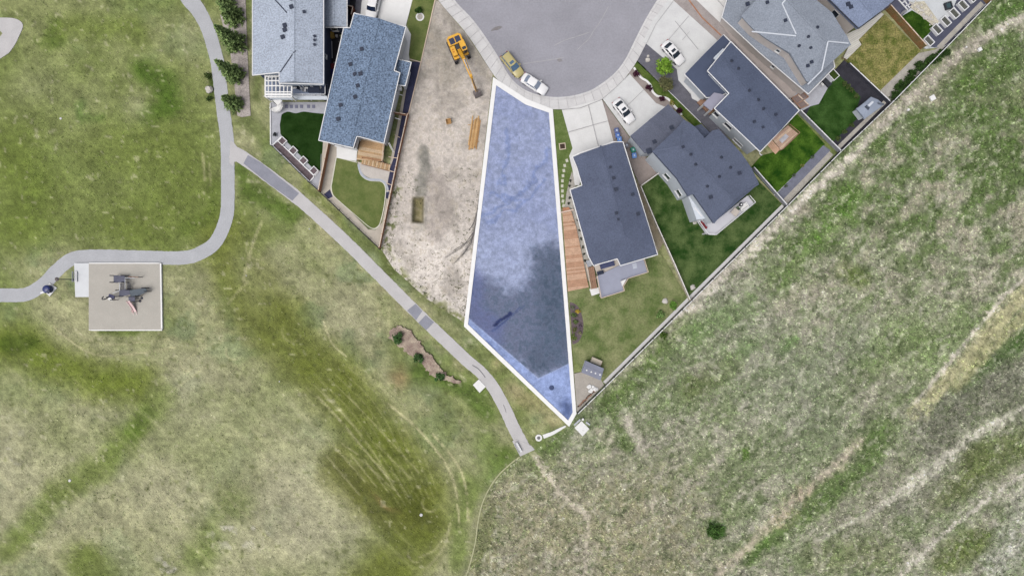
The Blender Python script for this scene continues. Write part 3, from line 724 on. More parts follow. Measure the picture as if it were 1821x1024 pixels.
# building site, dug pit and all
SITE = [(774, 0), (780, 3), (830, 62), (876, 132), (873, 160), (826, 575), (815, 566), (790, 552), (760, 532), (730, 505), (700, 478), (680, 446), (676, 440), (709, 277), (725, 204), (748, 112)]
def site_col(x, y):
    n2 = fbm(x / 26, y / 26, 91, 4); n3 = fbm(x / 7, y / 7, 93, 3); n1 = fbm(x / 60, y / 60, 95, 3)
    wx, wy = x + 14 * (fbm(x / 16, y / 16, 96) - .5), y + 14 * (fbm(x / 16, y / 16, 97) - .5)
    c = np.zeros(x.shape + (3,)) + np.array((204, 196, 188.))
    c = mixc(c, (186, 179, 171), sst(230, 90, y) * .75)
    c = mixc(c, (226, 218, 210), sst(380, 450, y) * .75)
    c = mixc(c, (170, 163, 154), sst(.5, .7, n2) * .6)
    c = mixc(c, (156, 150, 138), brush(wx, wy, [(755, 40), (790, 110), (800, 140)], 18, 14) * .5)
    c = mixc(c, (152, 146, 134), (brush(wx, wy, [(790, 20), (850, 100), (870, 140)], 7, 6) * .5))
    c = mixc(c, (136, 134, 127), brush(wx, wy, [(752, 272), (754, 300), (752, 330), (748, 340)], 11, 5) * .85)
    c = mixc(c, (172, 168, 158), brush(wx, wy, [(748, 340), (746, 400)], 10, 5) * .6)
    c = mixc(c, (172, 163, 156), brush(wx, wy, [(775, 320), (785, 360), (780, 400), (775, 410)], 20, 10) * .65)
    c = mixc(c, (138, 130, 92), inside(x, y, PIT) * .9)
    c = mixc(c, (122, 116, 96), np.exp(-((dline(x, y, PIT + PIT[:1])) / 2.2) ** 2) * .8)
    c = mixc(c, (150, 146, 142), sum(brush(x + 3 * (n2 - .5), y, p, 1.3, 1.2) for p in ([(842, 395), (838, 425), (820, 440), (792, 458)], [(845, 380), (840, 420), (815, 462)], [(846, 400), (836, 440), (806, 470)], [(852, 360), (846, 410)], [(848, 405), (838, 450)])).clip(0, 1) * .8)
    c = mixc(c, (150, 142, 128), sst(.62, .72, n3) * .45)
    c = mixc(c, (110, 118, 78), sst(.60, .70, n3) * (brush(wx, wy, [(704, 320), (700, 360), (690, 420), (684, 440)], 12, 8) * .9 + 0))
    c = mixc(c, (122, 126, 84), brush(wx, wy, [(680, 452), (735, 522), (815, 568)], 13, 9) * sst(.38, .6, n3 * .6 + n2 * .4) * .9)
    g = 1.02 + .36 * (n3 - .5) + .14 * (n1 - .5) + .14 * (vn(x * .6, y * .6, 99) - .5)
    return c * g[..., None]
def site_z(x, y):
    z = .05 + .10 * (fbm(x / 22, y / 22, 98, 3) - .4) * sst(0, 12, dline(x, y, SITE + SITE[:1]))
    z = z + .35 * blob(x, y, 752, 285, 12, 22) + .25 * blob(x, y, 782, 365, 18, 40) + .2 * np.exp(-((dline(x, y, PIT + PIT[:1]) - 3.5) / 2.5) ** 2)
    return z - .85 * inside(x, y, PIT) * sst(0, 3, dline(x, y, PIT + PIT[:1]))
dense_sheet('building_site', SITE, 2.2, site_col, site_z, attr_mat('site_dirt', fine=.16, fscale=6, bump=.5, bscale=7))
# the marked lot: a drawn overlay, its blue tint put into the soil colour
LOT = [(879, 146), (934, 184), (978, 201), (1020, 733), (1011, 750), (831, 577)]
def lot_col(x, y):
    n2 = fbm(x / 24, y / 24, 101, 4); n3 = fbm(x / 6, y / 6, 103, 3)
    wx, wy = x + 26 * (fbm(x / 18, y / 18, 104) - .5), y + 26 * (fbm(x / 18, y / 18, 105) - .5)
    c = np.zeros(x.shape + (3,)) + np.array((159, 170, 203.))
    c = mixc(c, (142, 153, 188), sst(.46, .66, n2) * .6)
    c = mixc(c, (170, 181, 211), sst(400, 450, y) * .5)
    dark = [(950, 446), (1002, 440), (1030, 640), (957, 672), (826, 580), (826, 488), (868, 500), (905, 520), (930, 515), (945, 490)]
    vx, vy = x + 34 * (fbm(x / 9, y / 9, 111, 4) - .5), y + 34 * (fbm(x / 9, y / 9, 112, 4) - .5)
    sdark = dline(vx, vy, dark + dark[:1]) * np.where(inside(vx, vy, dark), -1, 1)
    c = mixc(c, (114, 123, 149), sst(18, -14, sdark) * (.72 + .4 * n2))
    c = mixc(c, (90, 103, 124), sst(18, -14, sdark) * (brush(wx, wy, [(975, 460), (990, 600), (960, 640)], 26, 20) * .6 + sst(.42, .66, n3) * .75))
    c = mixc(c, (108, 116, 166), brush(wx, wy, [(845, 500), (848, 560), (880, 590)], 18, 14) * .5)
    rim = [(833, 566), (957, 673), (1020, 643), (1024, 735), (1011, 752), (829, 577)]
    c = mixc(c, (154, 172, 218), inside(x, y, rim) * 1.0)
    c = mixc(c, (178, 194, 236), brush(x, y, [(833, 566), (957, 673), (1020, 643)], .8, .8) * .8)
    c = mixc(c, (88, 104, 148), (blob(wx, wy, 1012, 728, 12, 16) * .9 + blob(wx, wy, 870, 612, 20, 5, .75) * .5 + blob(wx, wy, 965, 705, 16, 4, .75) * .4))
    for pts in ([(860, 388), (900, 362), (940, 330), (960, 300), (972, 270)], [(866, 396), (910, 375), (950, 345), (966, 322)], [(900, 230), (900, 290), (890, 330)], [(870, 350), (930, 355)]):
        c = mixc(c, (122, 140, 190), brush(wx, wy, pts, 2.4, 3) * .6)
    c = mixc(c, (44, 54, 96), brush(x + 4 * (n3 - .5), y + 4 * (n3 - .5), [(880, 578), (890, 570), (908, 557)], 3, 1.6) * .85)
    for pts in ([(876, 590), (925, 546)], [(882, 586), (933, 543)], [(874, 588), (905, 566)]):
        c = mixc(c, (70, 84, 130), brush(x, y, pts, .7, .8) * .7)
    c = mixc(c, (96, 112, 158), brush(wx, wy, [(832, 470), (838, 520)], 5, 4) * .6)
    g = 1 + .28 * (n3 - .5) + .14 * (n2 - .5) + .12 * (vn(x * .8, y * .8, 117) - .5)
    return c * g[..., None]
dense_sheet('marked_lot', LOT, 1.7, lot_col, lambda x, y: .07 + .05 * (fbm(x / 20, y / 20, 107, 3) - .4) * sst(0, 10, dline(x, y, LOT + LOT[:1])), attr_mat('tinted_lot_soil', fine=.13, fscale=6, bump=.45, bscale=7))
tb = thing('highlight_outline', 'broad white highlight outline added around the blue lot beside the cul-de-sac', 'marking', at(925, 450))  # outline of the drawn overlay, added as flat white pieces
LO = [(877, 138), (937, 177), (983, 195), (1025, 735), (1012, 758), (825, 580)]
LI = [(882.5, 152.5), (934.3, 186.5), (976, 201), (1018.3, 732.4), (1010.3, 747), (832.3, 576.5)]
for i in range(6):
    j = (i + 1) % 6
    MB().prism([at(*p) for p in (LO[i], LO[j], LI[j], LI[i])], .0, .19).build('white_band', M_WHITE, tb)
MB().lathe([(.42, 0), (.42, .04), (.36, .06), (.02, .065)], (*at(981, 689)[:2], .09), 20).build('drain_cover', mat('drain_blue', (62, 76, 116), .7)).__setitem__('label', 'small dark round drain cover near the tip of the blue lot')
bpy.data.objects['drain_cover']['category'] = 'drain cover'
# house C yard
sheet('lawn', [(984, 196), (999, 196), (1018, 264), (1012, 278), (1014, 292), (1019, 306), (1014, 318), (1006, 345), (1005, 372), (998, 371), (994, 320)], mat('strip_lawn', (92, 112, 58), 1, .1, .8, c2=(116, 132, 80), fine=.2, fscale=6))
sheet('gravel_bed', [(1017, 305), (1024, 330), (1018, 340), (1030, 390), (1048, 456), (1052, 480), (1046, 500), (1036, 460), (1025, 405), (1016, 374), (1004, 371), (1007, 345), (1013, 318)], M_GRAV)
sheet('driveway', [(999, 196), (1070, 177), (1095, 262), (1040, 290), (1030, 330), (1022, 330), (1018, 302), (1012, 278), (1018, 264)], M_DRIVE)
sheet('gravel_bed', [(1071, 178), (1120, 246), (1172, 305), (1168, 311), (1138, 332), (1120, 290), (1100, 262), (1091, 253)], M_GRAVB)
sheet('lawn', [(1010, 518), (1048, 500), (1100, 480), (1140, 450), (1168, 440), (1225, 534), (1074, 684), (1066, 690), (1020, 640)], M_LPALE)
sheet('gravel_bed', [(1118, 300), (1138, 332), (1180, 430), (1168, 452), (1150, 440)], mat('side_gravel', (158, 148, 128), 1, .14, 1, fine=.2))
sheet('planting_bed', smooth([(1013, 537), (1022, 540), (1031, 550), (1037, 572), (1036, 592), (1028, 608), (1018, 612)], n=3), M_BEDP)
sheet('gravel_bed', [(1021, 664), (1036, 660), (1068, 674), (1074, 684), (1026, 732)], mat('tan_pad', (178, 172, 164), 1, .08, 1, fine=.12))
# house D yard
sheet('driveway', [(1071, 176), (1120, 132), (1166, 184), (1188, 184), (1210, 215), (1150, 270), (1122, 246)], M_DRIVE2)
sheet('lawn', [(1140, 333), (1170, 311), (1250, 300), (1330, 300), (1352, 326), (1393, 367), (1226, 529)], M_LMOSS)
sheet('gravel_bed', [(1118, 131), (1127, 121), (1142, 137), (1158, 152), (1163, 165), (1172, 173), (1186, 176), (1204, 196), (1180, 190), (1166, 184)], M_GRAVB)
sheet('lawn', [(1126, 120), (1133, 109), (1173, 148), (1246, 220), (1262, 240), (1246, 236), (1205, 197), (1186, 176), (1172, 173), (1163, 165), (1158, 152), (1142, 137)], M_LVERGE)
sheet('gravel_bed', [(1133, 109), (1149, 78), (1204, 124), (1206, 143), (1230, 172), (1262, 200), (1290, 240), (1330, 290), (1310, 285), (1264, 238), (1248, 220), (1173, 147)], M_GRAVD)
# house E yard
sheet('driveway', [(1150, 80), (1143, 76), (1160, 38), (1190, -2), (1199, 2), (1275, 73), (1240, 125), (1232, 150), (1258, 178), (1243, 183), (1230, 176), (1228, 168), (1206, 144), (1203, 124)], M_DRIVE2)
sheet('lawn', [(1334, 299), (1354, 277), (1376, 271), (1390, 250), (1412, 200), (1424, 212), (1466, 257), (1377, 347)], mat('bright_green_lawn', (34, 70, 16), 1, .1, .5, c2=(84, 116, 40), fine=.26, fscale=5, bump=.5, bscale=12))
sheet('slate_bed', [(1377, 348), (1463, 259), (1476, 268), (1391, 360)], mat('blue_grey_chips', (122, 125, 140), 1, .1, 1.5, fine=.15))
sheet('concrete_strip', [(1389, 358), (1474, 270), (1481, 276), (1396, 366)], M_GRAV)
# house F yard
sheet('gravel_bed', [(1197, 2), (1236, -60), (1240, 0), (1285, 45), (1330, 100), (1420, 190), (1410, 196), (1290, 66), (1275, 73)], mat('pinkish_gravel', (168, 160, 158), 1, .12, 1, fine=.22, fscale=9))
sheet('driveway', [(1236, -60), (1236, 0), (1280, 42), (1340, 30), (1360, -60)], M_DRIVE)
sheet('concrete_strip', [(1280, 42), (1300, 38), (1440, 170), (1436, 190), (1422, 192), (1300, 70)], mat('side_concrete', (190, 180, 176), .95, .06, .8, fine=.06))
sheet('planting_bed', [(1436, 190), (1424, 202), (1491, 272), (1583, 183), (1500, 108), (1480, 130)], mat('charcoal_soil', (62, 62, 70), 1, .15, 1.2, fine=.25))
sheet('concrete_strip', [(1486, 262), (1574, 176), (1578, 181), (1490, 268)], M_GRAV)
sheet('lawn', [(1490, 134), (1529, 173), (1524, 190), (1516, 199), (1524, 211), (1480, 253), (1432, 206), (1440, 190), (1455, 186), (1474, 152)], mat('plush_dark_lawn', (32, 62, 20), 1, .1, .45, c2=(66, 96, 46), fine=.2, fscale=5, bump=.5, bscale=12))
sheet('patio', [(1436, 168), (1478, 128), (1488, 134), (1474, 152), (1455, 186), (1440, 190), (1426, 198), (1407, 176), (1420, 160)], M_PATIO)
# house G yard
sheet('lawn', [(1503, 108), (1532, 78), (1526, 72), (1572, 27), (1636, 92), (1562, 164)], M_LDRY)
sheet('gravel_bed', [(1562, 164), (1632, 96), (1660, 90), (1690, 75), (1588, 178), (1578, 180)], M_GRAV)
# house H yard
sheet('patio', [(1575, -60), (1790, -60), (1766, -5), (1680, 84), (1645, 88), (1575, 14)], mat('pale_patio', (208, 212, 216), .9, .05, .6, fine=.06))
sheet('slate_bed', [(1700, 0), (1712, -14), (1762, -4), (1682, 82), (1660, 86), (1634, 80), (1660, 50), (1688, 30)], mat('charcoal_pavers', (88, 91, 108), .95, .08, 1.2, fine=.08))
sheet('concrete_strip', [(1664, 84), (1672, 88), (1748, 10), (1742, 4)], M_GRAV)
sheet('slate_bed', [(1578, 10), (1598, -14), (1622, 12), (1600, 32)], mat('charcoal_slabs', (104, 106, 124), .95, .08, 1.2, fine=.08))
sheet('gravel_bed', [(1616, 14), (1626, 5), (1642, 4), (1668, 40), (1660, 51), (1634, 29)], mat('cobble_bed', (206, 200, 182), 1, .16, 2.2, fine=.35, fscale=6, bump=.5, bscale=8))
sheet('lawn', [(1599, 32), (1620, 20), (1634, 28), (1660, 50), (1640, 72), (1632, 74)], mat('lush_lawn', (34, 64, 14), 1, .1, .6, c2=(70, 98, 34), fine=.3, fscale=5, bump=.5, bscale=12))
M_JOINT = mat('expansion_joint', (188, 188, 190), 1)
for pts in ([(1200, 39), (1241, 89)], [(1226, 57), (1213, 72)], [(1224, 30), (1178, 84)], [(1149, 79), (1166, 44), (1197, 3)], [(1120, 132), (1093, 158), (1071, 177)], [(1145, 160), (1098, 205)], [(1070, 178), (1032, 193), (999, 196)], [(1010, 236), (1080, 216)], [(1046, 188), (1064, 262)], [(1255, -20), (1292, 20)]):
    sheet('expansion_joint', ribbon_px(pts, .8), M_JOINT)
sheet('concrete_strip', ribbon_px([(1074, 680), (1223, 532), (1391, 366)], 5.5), M_CONC)
# playground
sheet('playground_pad', [(134, 468), (161, 468), (161, 528), (136, 528)], mat('pad_concrete', (226, 229, 233), .9, .03, 1))
sheet('playground_sand', [(160, 469), (286, 469), (288, 586), (160, 586)], mat('sand', (190, 186, 178), 1, .03, .5, fine=.05, fscale=8, bump=.2, bscale=10))
# mulch bed by the path
sheet('planting_bed', ragged(fine_px(smooth([(695, 584), (712, 580), (728, 586), (745, 606), (757, 621), (770, 635), (780, 650), (800, 668), (820, 678), (812, 683), (792, 676), (775, 672), (757, 655), (745, 640), (728, 630), (708, 612), (693, 600)], True, 3), 1.6), 4.5), M_MULCH)
# walk and ring at the lot's tip
MB().prism([at(*p) for p in ribbon_px(smooth([(1006, 757), (995, 763), (982, 770), (966, 776)]), [2, 2.6, 3.2, 3.6, 4, 4.4, 4.8, 5, 5.2, 5.4, 5.6, 5.8, 6, 6.2, 6.4, 6.6, 6.8, 7, 7.2])], -.03, .1).build('drain_apron', M_SLABW)
o = bpy.data.objects['drain_apron']; setp(o, 'white tapered concrete apron with a round drain below the blue lot', 'drain')
MB().lathe([(.58, -.03), (.58, .115), (.3, .125), (.3, .05), (.01, .05)], at(958, 778), 20).build('drain_ring', M_SLABW, o)
MB().lathe([(.28, 0), (.28, .07), (.01, .075)], at(958, 778), 16).build('drain_grate', mat('grate', (120, 120, 124), .7), o)
# ------------------------------------------------------------------ houses
def roof(root, outline, zE, ridge, slope, hips, m, gut=None, name='roof', cap=True, over=.45, wall=None, wz0=0.0):
    O = [at(p[0], p[1], zE) for p in outline]
    if area(O) < 0: O = O[::-1]
    r0, r1 = at(*ridge[0], zE), at(*ridge[1], zE)
    d = (r1 - r0); d.z = 0; d.normalize(); n = Vector((-d.y, d.x, 0))
    md = max(abs((p - r0).dot(n)) for p in O)
    zR = zE + slope * md
    P = []
    def plane(v, s, o): P.append((s * v.x, s * v.y, zR - s * (o.x * v.x + o.y * v.y)))
    plane(n, -slope, r0); plane(n, slope, r0)
    if hips[0]: plane(d, (zR - zE) / max(.5, max((r0 - p).dot(d) for p in O)), r0)
    if hips[1]: plane(d, -(zR - zE) / max(.5, max((p - r1).dot(d) for p in O)), r1)
    zf = lambda x, y: min(a * x + b * y + c for a, b, c in P)
    zb = zE - .22
    mb = MB()
    for i, (a, b, c) in enumerate(P):
        q = [(p.x, p.y) for p in O]
        for j, (a2, b2, c2) in enumerate(P):
            if j != i and len(q) > 2: q = clip(q, a2 - a, b2 - b, c2 - c)
        if len(q) < 3 or abs(area(q)) < .05: continue
        k = len(q)
        T = tris(q)
        vs = [(x, y, a * x + b * y + c) for x, y in q] + [(x, y, zb) for x, y in q]
        fs = list(T) + [tuple(t_ + k for t_ in t[::-1]) for t in T] + [(k + s_, k + (s_ + 1) % k, (s_ + 1) % k, s_) for s_ in range(k)]
        mb.add(vs, fs)
    ro = mb.build(name, m, root)
    if cap:
        c = MB()
        c.beam((r0.x, r0.y, zR + .02), (r1.x, r1.y, zR + .02), .3, .05)
        for h, r, s_ in ((hips[0], r0, -1), (hips[1], r1, 1)):
            if h:
                for sd_ in (-1, 1):
                    q = max(O, key=lambda p: (p - r).dot(d) * s_ + (p - r).dot(n) * sd_)
                    c.beam((r.x, r.y, zR + .02), (q.x, q.y, zf(q.x, q.y) + .02), .26, .05)
        c.build('ridge_cap', m, ro)
    if gut is not None:
        g = MB()
        I = offset_poly(O, -.06)
        for i in range(len(I)):
            p, q = I[i], I[(i + 1) % len(I)]
            g.beam((p.x, p.y, zf(p.x, p.y) - .03), (q.x, q.y, zf(q.x, q.y) - .03), .13, .14)
        g.build('gutter', gut, ro)
    W = offset_poly(O, over)
    if wall is not None:
        MB().prism(W, wz0, zb + .01).build('wall', wall, root)
    return zf, W, ro
def drape(zf, p, q, w):
    mb = MB(); L = 12
    for i in range(L):
        a, b = p.lerp(q, i / L), p.lerp(q, (i + 1) / L)
        mb.beam((a.x, a.y, zf(a.x, a.y) + .04), (b.x, b.y, zf(b.x, b.y) + .04), w, .07)
    return mb
def vents(ro, zf, zE, pts, size=.38, m=None):
    for v in pts:
        p = at(v[0], v[1], zE + .6); s_ = v[2] if len(v) > 2 else size
        z = zf(p.x, p.y)
        MB().box((p.x, p.y, z + .06), (s_, s_, .34), rz=.3).box((p.x, p.y, z + .26), (s_ * 1.25, s_ * 1.25, .06), rz=.3).build('roof_vent', m or M_VENT, ro)
def pipes(ro, zf, zE, pts):
    for x, y in pts:
        p = at(x, y, zE + .6); z = zf(p.x, p.y)
        MB().lathe([(.24, -.1), (.24, .16), (.12, .2), (.12, .42), (.02, .43)], (p.x, p.y, z), 12).build('vent_pipe', M_VENT, ro)
def window(root, W, px, py, width, z0, z1, name='window', glass=None):
    zc = (z0 + z1) / 2
    p = at(px, py, zc); best = None
    for i in range(len(W)):
        a, b = W[i], W[(i + 1) % len(W)]
        e = b - a; L = e.length
        if L < .6: continue
        t = max(0, min(1, (Vector((p.x, p.y)) - a).dot(e) / L / L)); q = a + e * t
        dd = (Vector((p.x, p.y)) - q).length
        if best is None or dd < best[0]: best = (dd, q, math.atan2(e.y, e.x), Vector((e.y, -e.x)).normalized())
    _, q, ang, nn = best
    c = Vector((q.x + nn.x * .03, q.y + nn.y * .03, zc))
    f = MB()
    R = Vector((math.cos(ang), math.sin(ang), 0)); h = z1 - z0
    for s_ in (-1, 1):
        f.box(c + R * s_ * width / 2, (.1, .12, h + .1), rz=ang)
        f.box(c + Vector((0, 0, s_ * h / 2)), (width + .1, .12, .1), rz=ang)
    o = f.build(name, M_FRAME, root)
    MB().box(c - Vector((nn.x, nn.y, 0)) * .01, (width - .1, .05, h - .1), rz=ang).build('pane', glass or M_GLASS, o)
    MB().box(c + Vector((nn.x * .08, nn.y * .08, -h / 2 - .08)), (width + .2, .2, .05), rz=ang).build('sill', M_FRAME, o)
def deck(root, poly, z, wid, direction, m1, m2=None, joists=True, name='board', gap=.025, thick=.06):
    """boards cut to the deck outline; direction = two pixels along the boards"""
    O = [(p.x, p.y) for p in (at(q[0], q[1], z) for q in poly)]
    a, b = at(*direction[0], z), at(*direction[1], z)
    d = (b - a); d.z = 0; d.normalize(); n = Vector((-d.y, d.x, 0))
    t0 = min(p[0] * n.x + p[1] * n.y for p in O); t1 = max(p[0] * n.x + p[1] * n.y for p in O)
    t = t0; k = 0
    rnd = random.Random(int(t0 * 100))
    while t < t1 - .02:
        q = clip(clip(O, n.x, n.y, -(t + gap / 2)), -n.x, -n.y, t + wid - gap / 2)
        if len(q) >= 3 and abs(area(q)) > .01:
            MB().prism(q, z - thick, z + rnd.uniform(-.006, .006)).build(name, m2 if (m2 and rnd.random() < .4) else m1, root)
        t += wid; k += 1
    if joists:
        f = MB()
        I = offset_poly(O, .06)
        for i in range(len(I)):
            p, q = I[i], I[(i + 1) % len(I)]
            f.beam((p.x, p.y, z - thick - .1), (q.x, q.y, z - thick - .1), .05, .18)
            if z > .4: f.box((p.x, p.y, (z - thick) / 2), (.14, .14, z - thick))
        f.build('deck_frame', M_WOODB, root)
def railing(root, pts, z, h=1.0, m=None, name='railing', step=1.5, bal=True):
    f = MB()
    Wp = [at(p[0], p[1], z) for p in pts]
    for a, b in zip(Wp[:-1], Wp[1:]):
        L = (b - a).length; k = max(1, int(L / step))
        for i in range(k + 1):
            q = a.lerp(b, i / k); f.box((q.x, q.y, z + h / 2), (.07, .07, h))
        f.beam(a + Vector((0, 0, h)), b + Vector((0, 0, h)), .09, .05)
        f.beam(a + Vector((0, 0, .12)), b + Vector((0, 0, .12)), .04, .04)
        if bal:
            k = int(L / .28)
            for i in range(1, k):
                q = a.lerp(b, i / k); f.box((q.x, q.y, z + h / 2), (.02, .02, h - .1))
    return f.build(name, m or M_TRIM, root)

# ---- house A: pale blue roof, pergola and deck
hA = thing('house', 'large house with pale grey blue shingle roof beside white pergola', 'house', at(515, 40))
zE = 6.0
zf, W, ro = roof(hA, [(450, -190), (450, 133), (503, 133), (503, 152), (577, 152), (577, -190)], zE, ((530, -190), (530, 152)), .30, (False, False), M_ROOFA, M_TRIM, wall=M_WALLN)
vents(ro, zf, zE, [(524, 5, .5), (524, 20, .5), (545, 27, .35), (511, 51, .5), (511, 59, .5), (507, 71, .5), (562, 68, .3), (562, 75, .3), (562, 83, .3)])
for a, b in (((503, 133), (530, 96)), ((487, -2), (514, 28))):
    p, q = at(a[0], a[1], 6.3), at(b[0], b[1], 6.8)
    drape(zf, p, q, .16).build('valley_flashing', M_VENT, ro)
for x in (525, 545, 562): window(hA, W, x, 158, 1.3, 3.4, 5.2)
window(hA, W, 480, 140, 1.6, 3.4, 5.2)
window(hA, W, 582, 100, .6, 3.5, 4.6)
zf2, W2, ro2 = roof(hA, [(575, -190), (575, 48), (616, 48), (616, -190)], 4.0, ((595, -190), (595, 48)), .25, (False, False), M_ROOFA, M_TRIM, name='garage_roof', wall=M_WALLN)
window(hA, W2, 595, 52, 1.0, 1.2, 2.4)
# raised deck of house A
dk = MB().prism([at(*p, 3) for p in ((472, 134), (582, 150), (582, 171), (472, 171))], 2.75, 3.0).build('deck_floor', M_DECKS, hA)
for x in (474, 510, 545, 580):
    p = at(x, 170, 2.9); MB().box((p.x, p.y, 1.38), (.2, .2, 2.75)).build('deck_post', M_TRIM, hA)
railing(hA, [(521, 171), (581, 171), (581, 153)], 3.0, 1.0, M_TRIM)
MB().beam(at(479, 174, 2.9), at(582, 174, 2.9), .7, .25).build('fascia_board', M_WALLG, hA)
pg = thing('pergola', 'white slatted pergola over the corner of the raised deck', 'pergola', at(496, 150, 3))
zP = 5.3
for x in (472, 477.5, 484, 491, 498, 505, 511.5, 519):
    y0 = 135 if x < 502 else 153
    MB().beam(at(x, y0, zP), at(x, 173, zP), .14 if x not in (472, 519) else .22, .2).build('slat', M_WHITE, pg)
for y, x1 in ((136, 502), (144, 502), (153, 519), (164, 519), (168.5, 519), (173, 519)):
    MB().beam(at(472, y, zP + .15), at(x1, y, zP + .15), .18 if y not in (168.5,) else .3, .14).build('rafter', M_WHITE, pg)
for x, y in ((472.5, 136), (472.5, 172), (518.5, 172)):
    p = at(x, y, zP); MB().box((p.x, p.y, 4.15), (.2, .2, 2.3)).build('post', M_WHITE, pg)
st = thing('spiral_staircase', 'white spiral staircase curling down from the raised deck', 'staircase', at(495, 187))
c0 = at(495, 189)
MB().tube((c0.x, c0.y, 0), (c0.x, c0.y, 3.2), .09).build('newel', M_WHITE, st)
for i in range(15):
    a0 = math.radians(140 + i * 21) * -1 + 5.1; a1 = a0 - math.radians(20)
    z = 2.8 - i * .19; r = 1.25
    MB().prism([(c0.x + .08 * math.cos(a0), c0.y + .08 * math.sin(a0)), (c0.x + r * math.cos(a0), c0.y + r * math.sin(a0)), (c0.x + r * math.cos((a0 + a1) / 2), c0.y + r * math.sin((a0 + a1) / 2)), (c0.x + r * math.cos(a1), c0.y + r * math.sin(a1))], z - .05, z).build('tread', M_WHITE, st)
hr = MB()
pr = None
for i in range(31):
    a = -math.radians(140 + i * 10.5) + 5.1; q = Vector((c0.x + 1.27 * math.cos(a), c0.y + 1.27 * math.sin(a), 3.7 - i * .095))
    if pr is not None: hr.beam(pr, q, .06, .06); hr.beam(q, q - Vector((0, 0, .9)), .03, .03)
    pr = q
hr.build('handrail', M_WHITE, st)
MB().prism([at(*p, 2.9) for p in ((480, 175), (492, 173), (502, 180), (494, 187))], 2.8, 2.9).build('landing', M_WHITE, st)
tb_ = thing('patio_table', 'dark rectangular table in the middle of the raised grey deck', 'table', at(558, 160, 3))
p = at(558, 160, 3.7); MB().box((p.x, p.y, 3.74), (1.9, .95, .06)).build('tabletop', M_CUSH, tb_)
for sx in (-.8, .8):
    for sy in (-.38, .38): MB().box((p.x + sx, p.y + sy, 3.355), (.07, .07, .71)).build('leg', M_BLACK, tb_)
def chair(name, label, px, py, z, rz, m, cat='chair', group=None):
    t = thing(name, label, cat, at(px, py, z), rz, group)
    MB().box((0, 0, .42), (.5, .5, .1)).build('seat', m, t, local=True)
    MB().box((-.24, 0, .7), (.07, .5, .5), ry=-.15).build('backrest', m, t, local=True)
    for sx in (-.2, .2):
        for sy in (-.2, .2): MB().box((sx, sy, .185), (.05, .05, .37)).build('leg', M_BLACK, t, local=True)
    return t
chair('patio_chair', 'dark chair at the left end of the raised grey deck', 532, 158, 3, 1.2, M_CUSH)
chair('patio_chair', 'grey chair beside the dark table on the raised deck', 543, 162, 3, 0, M_PATIO)
def sofa(label, px, py, z, L, rz, m):
    t = thing('outdoor_sofa', label, 'sofa', at(px, py, z), rz)
    MB().box((0, .1, .22), (L, .85, .38)).build('seat', m, t, local=True)
    MB().box((0, -.3, .6), (L, .2, .46)).build('backrest', m, t, local=True)
    for s_ in (-1, 1): MB().box((s_ * (L / 2 + .09), .1, .3), (.18, .9, .55)).build('armrest', m, t, local=True)
    return t
sofa('dark outdoor sofa against the right rail of the raised grey deck', 578, 162, 3, 1.3, math.radians(90), M_CUSH)
# stepping pads along the wall, planters
for x in (510, 518.5, 527.5, 536.5, 549, 558):
    p = at(x, 190); setp(MB().prism([(p.x + dx, p.y + dy) for dx, dy in ((-.25, -.28), (.25, -.28), (.25, .28), (-.25, .28))], 0, .17).build('stepping_stone', mat('dark_paver', (128, 130, 150), .9)), 'small dark square paver in the row below the raised deck', 'paver', 'dark pavers below the raised deck')
for i, (x, y) in enumerate(((503.6, 252), (523, 269), (541, 286.5), (559.5, 304.5))):
    t = thing('planter_box', ['white framed square planter nearest the spiral staircase', 'second white framed square planter from the staircase', 'third white framed square planter from the staircase', 'white framed square planter nearest the copper fence'][i], 'planter', at(x, y), math.radians(-44), 'square planters along the dark lawn')
    for dx, dy, sx, sy in ((0, .52, 1.16, .12), (0, -.52, 1.16, .12), (.52, 0, .12, .92), (-.52, 0, .12, .92)):
        MB().box((dx, dy, .25), (sx, sy, .5)).build('side_board', M_TRIM, t, local=True)
    MB().box((0, 0, .2), (.91, .91, .38)).build('soil', M_BEDP, t, local=True)
w = thing('retaining_edge', 'thin white edging around the long dark planting bed', 'edging', at(520, 290))
for a, b in (((485, 259), (551, 323.5)), ((496, 252), (560, 314)), ((551, 323.5), (567, 305)), ((485, 259), (500, 244)), ((481, 184), (481.5, 258)), ((481.5, 258), (485, 259))):
    MB().beam(at(*a, .12), at(*b, .12), .16, .3).build('edging_board', M_TRIM, w)

# ---- house B: steel blue roof
hB = thing('house', 'house with mottled steel blue shingle roof left of the building site', 'house', at(645, 150))
zE = 5.4
zf, W, ro = roof(hB, [(631, 26), (721, 50), (700, 128), (710, 131), (682, 254), (642, 244), (636, 244), (630, 264), (568, 249), (612, 51), (624, 52)], zE, ((676, 38), (627, 257)), .20, (False, False), M_ROOFB, M_TRIM, wall=M_WALLW)
vents(ro, zf, zE, [(644, 89, .45), (623, 115, .45), (631, 133, .4), (642, 133, .5), (637, 154, .45), (632.5, 174, .45), (605.5, 187.5, .45), (601.5, 212, .5)])
zf2, W2, ro2 = roof(hB, [(704, 106), (730, 112), (720, 152), (708, 151)], 4.2, ((717, 109), (712, 152)), .16, (False, False), M_ROOFB, M_TRIM, name='porch_roof', wall=M_WALLW)
for x, y in ((716, 165), (709, 195), (702, 225)): window(hB, W, x, y, 1.0, 2.8, 4.2)
window(hB, W, 650, 262, 1.6, .8, 2.6); window(hB, W, 600, 262, 1.4, .8, 2.4)
MB().box(at(711, 158, 3), (.6, .5, .9)).build('chimney_box', M_TRIM, hB)
for a, b in (((706, 167), (716, 170)), ((702, 210), (712, 213))): MB().beam(at(*a, 2.2), at(*b, 2.2), .1, .1).build('awning_arm', M_TRIM, hB)
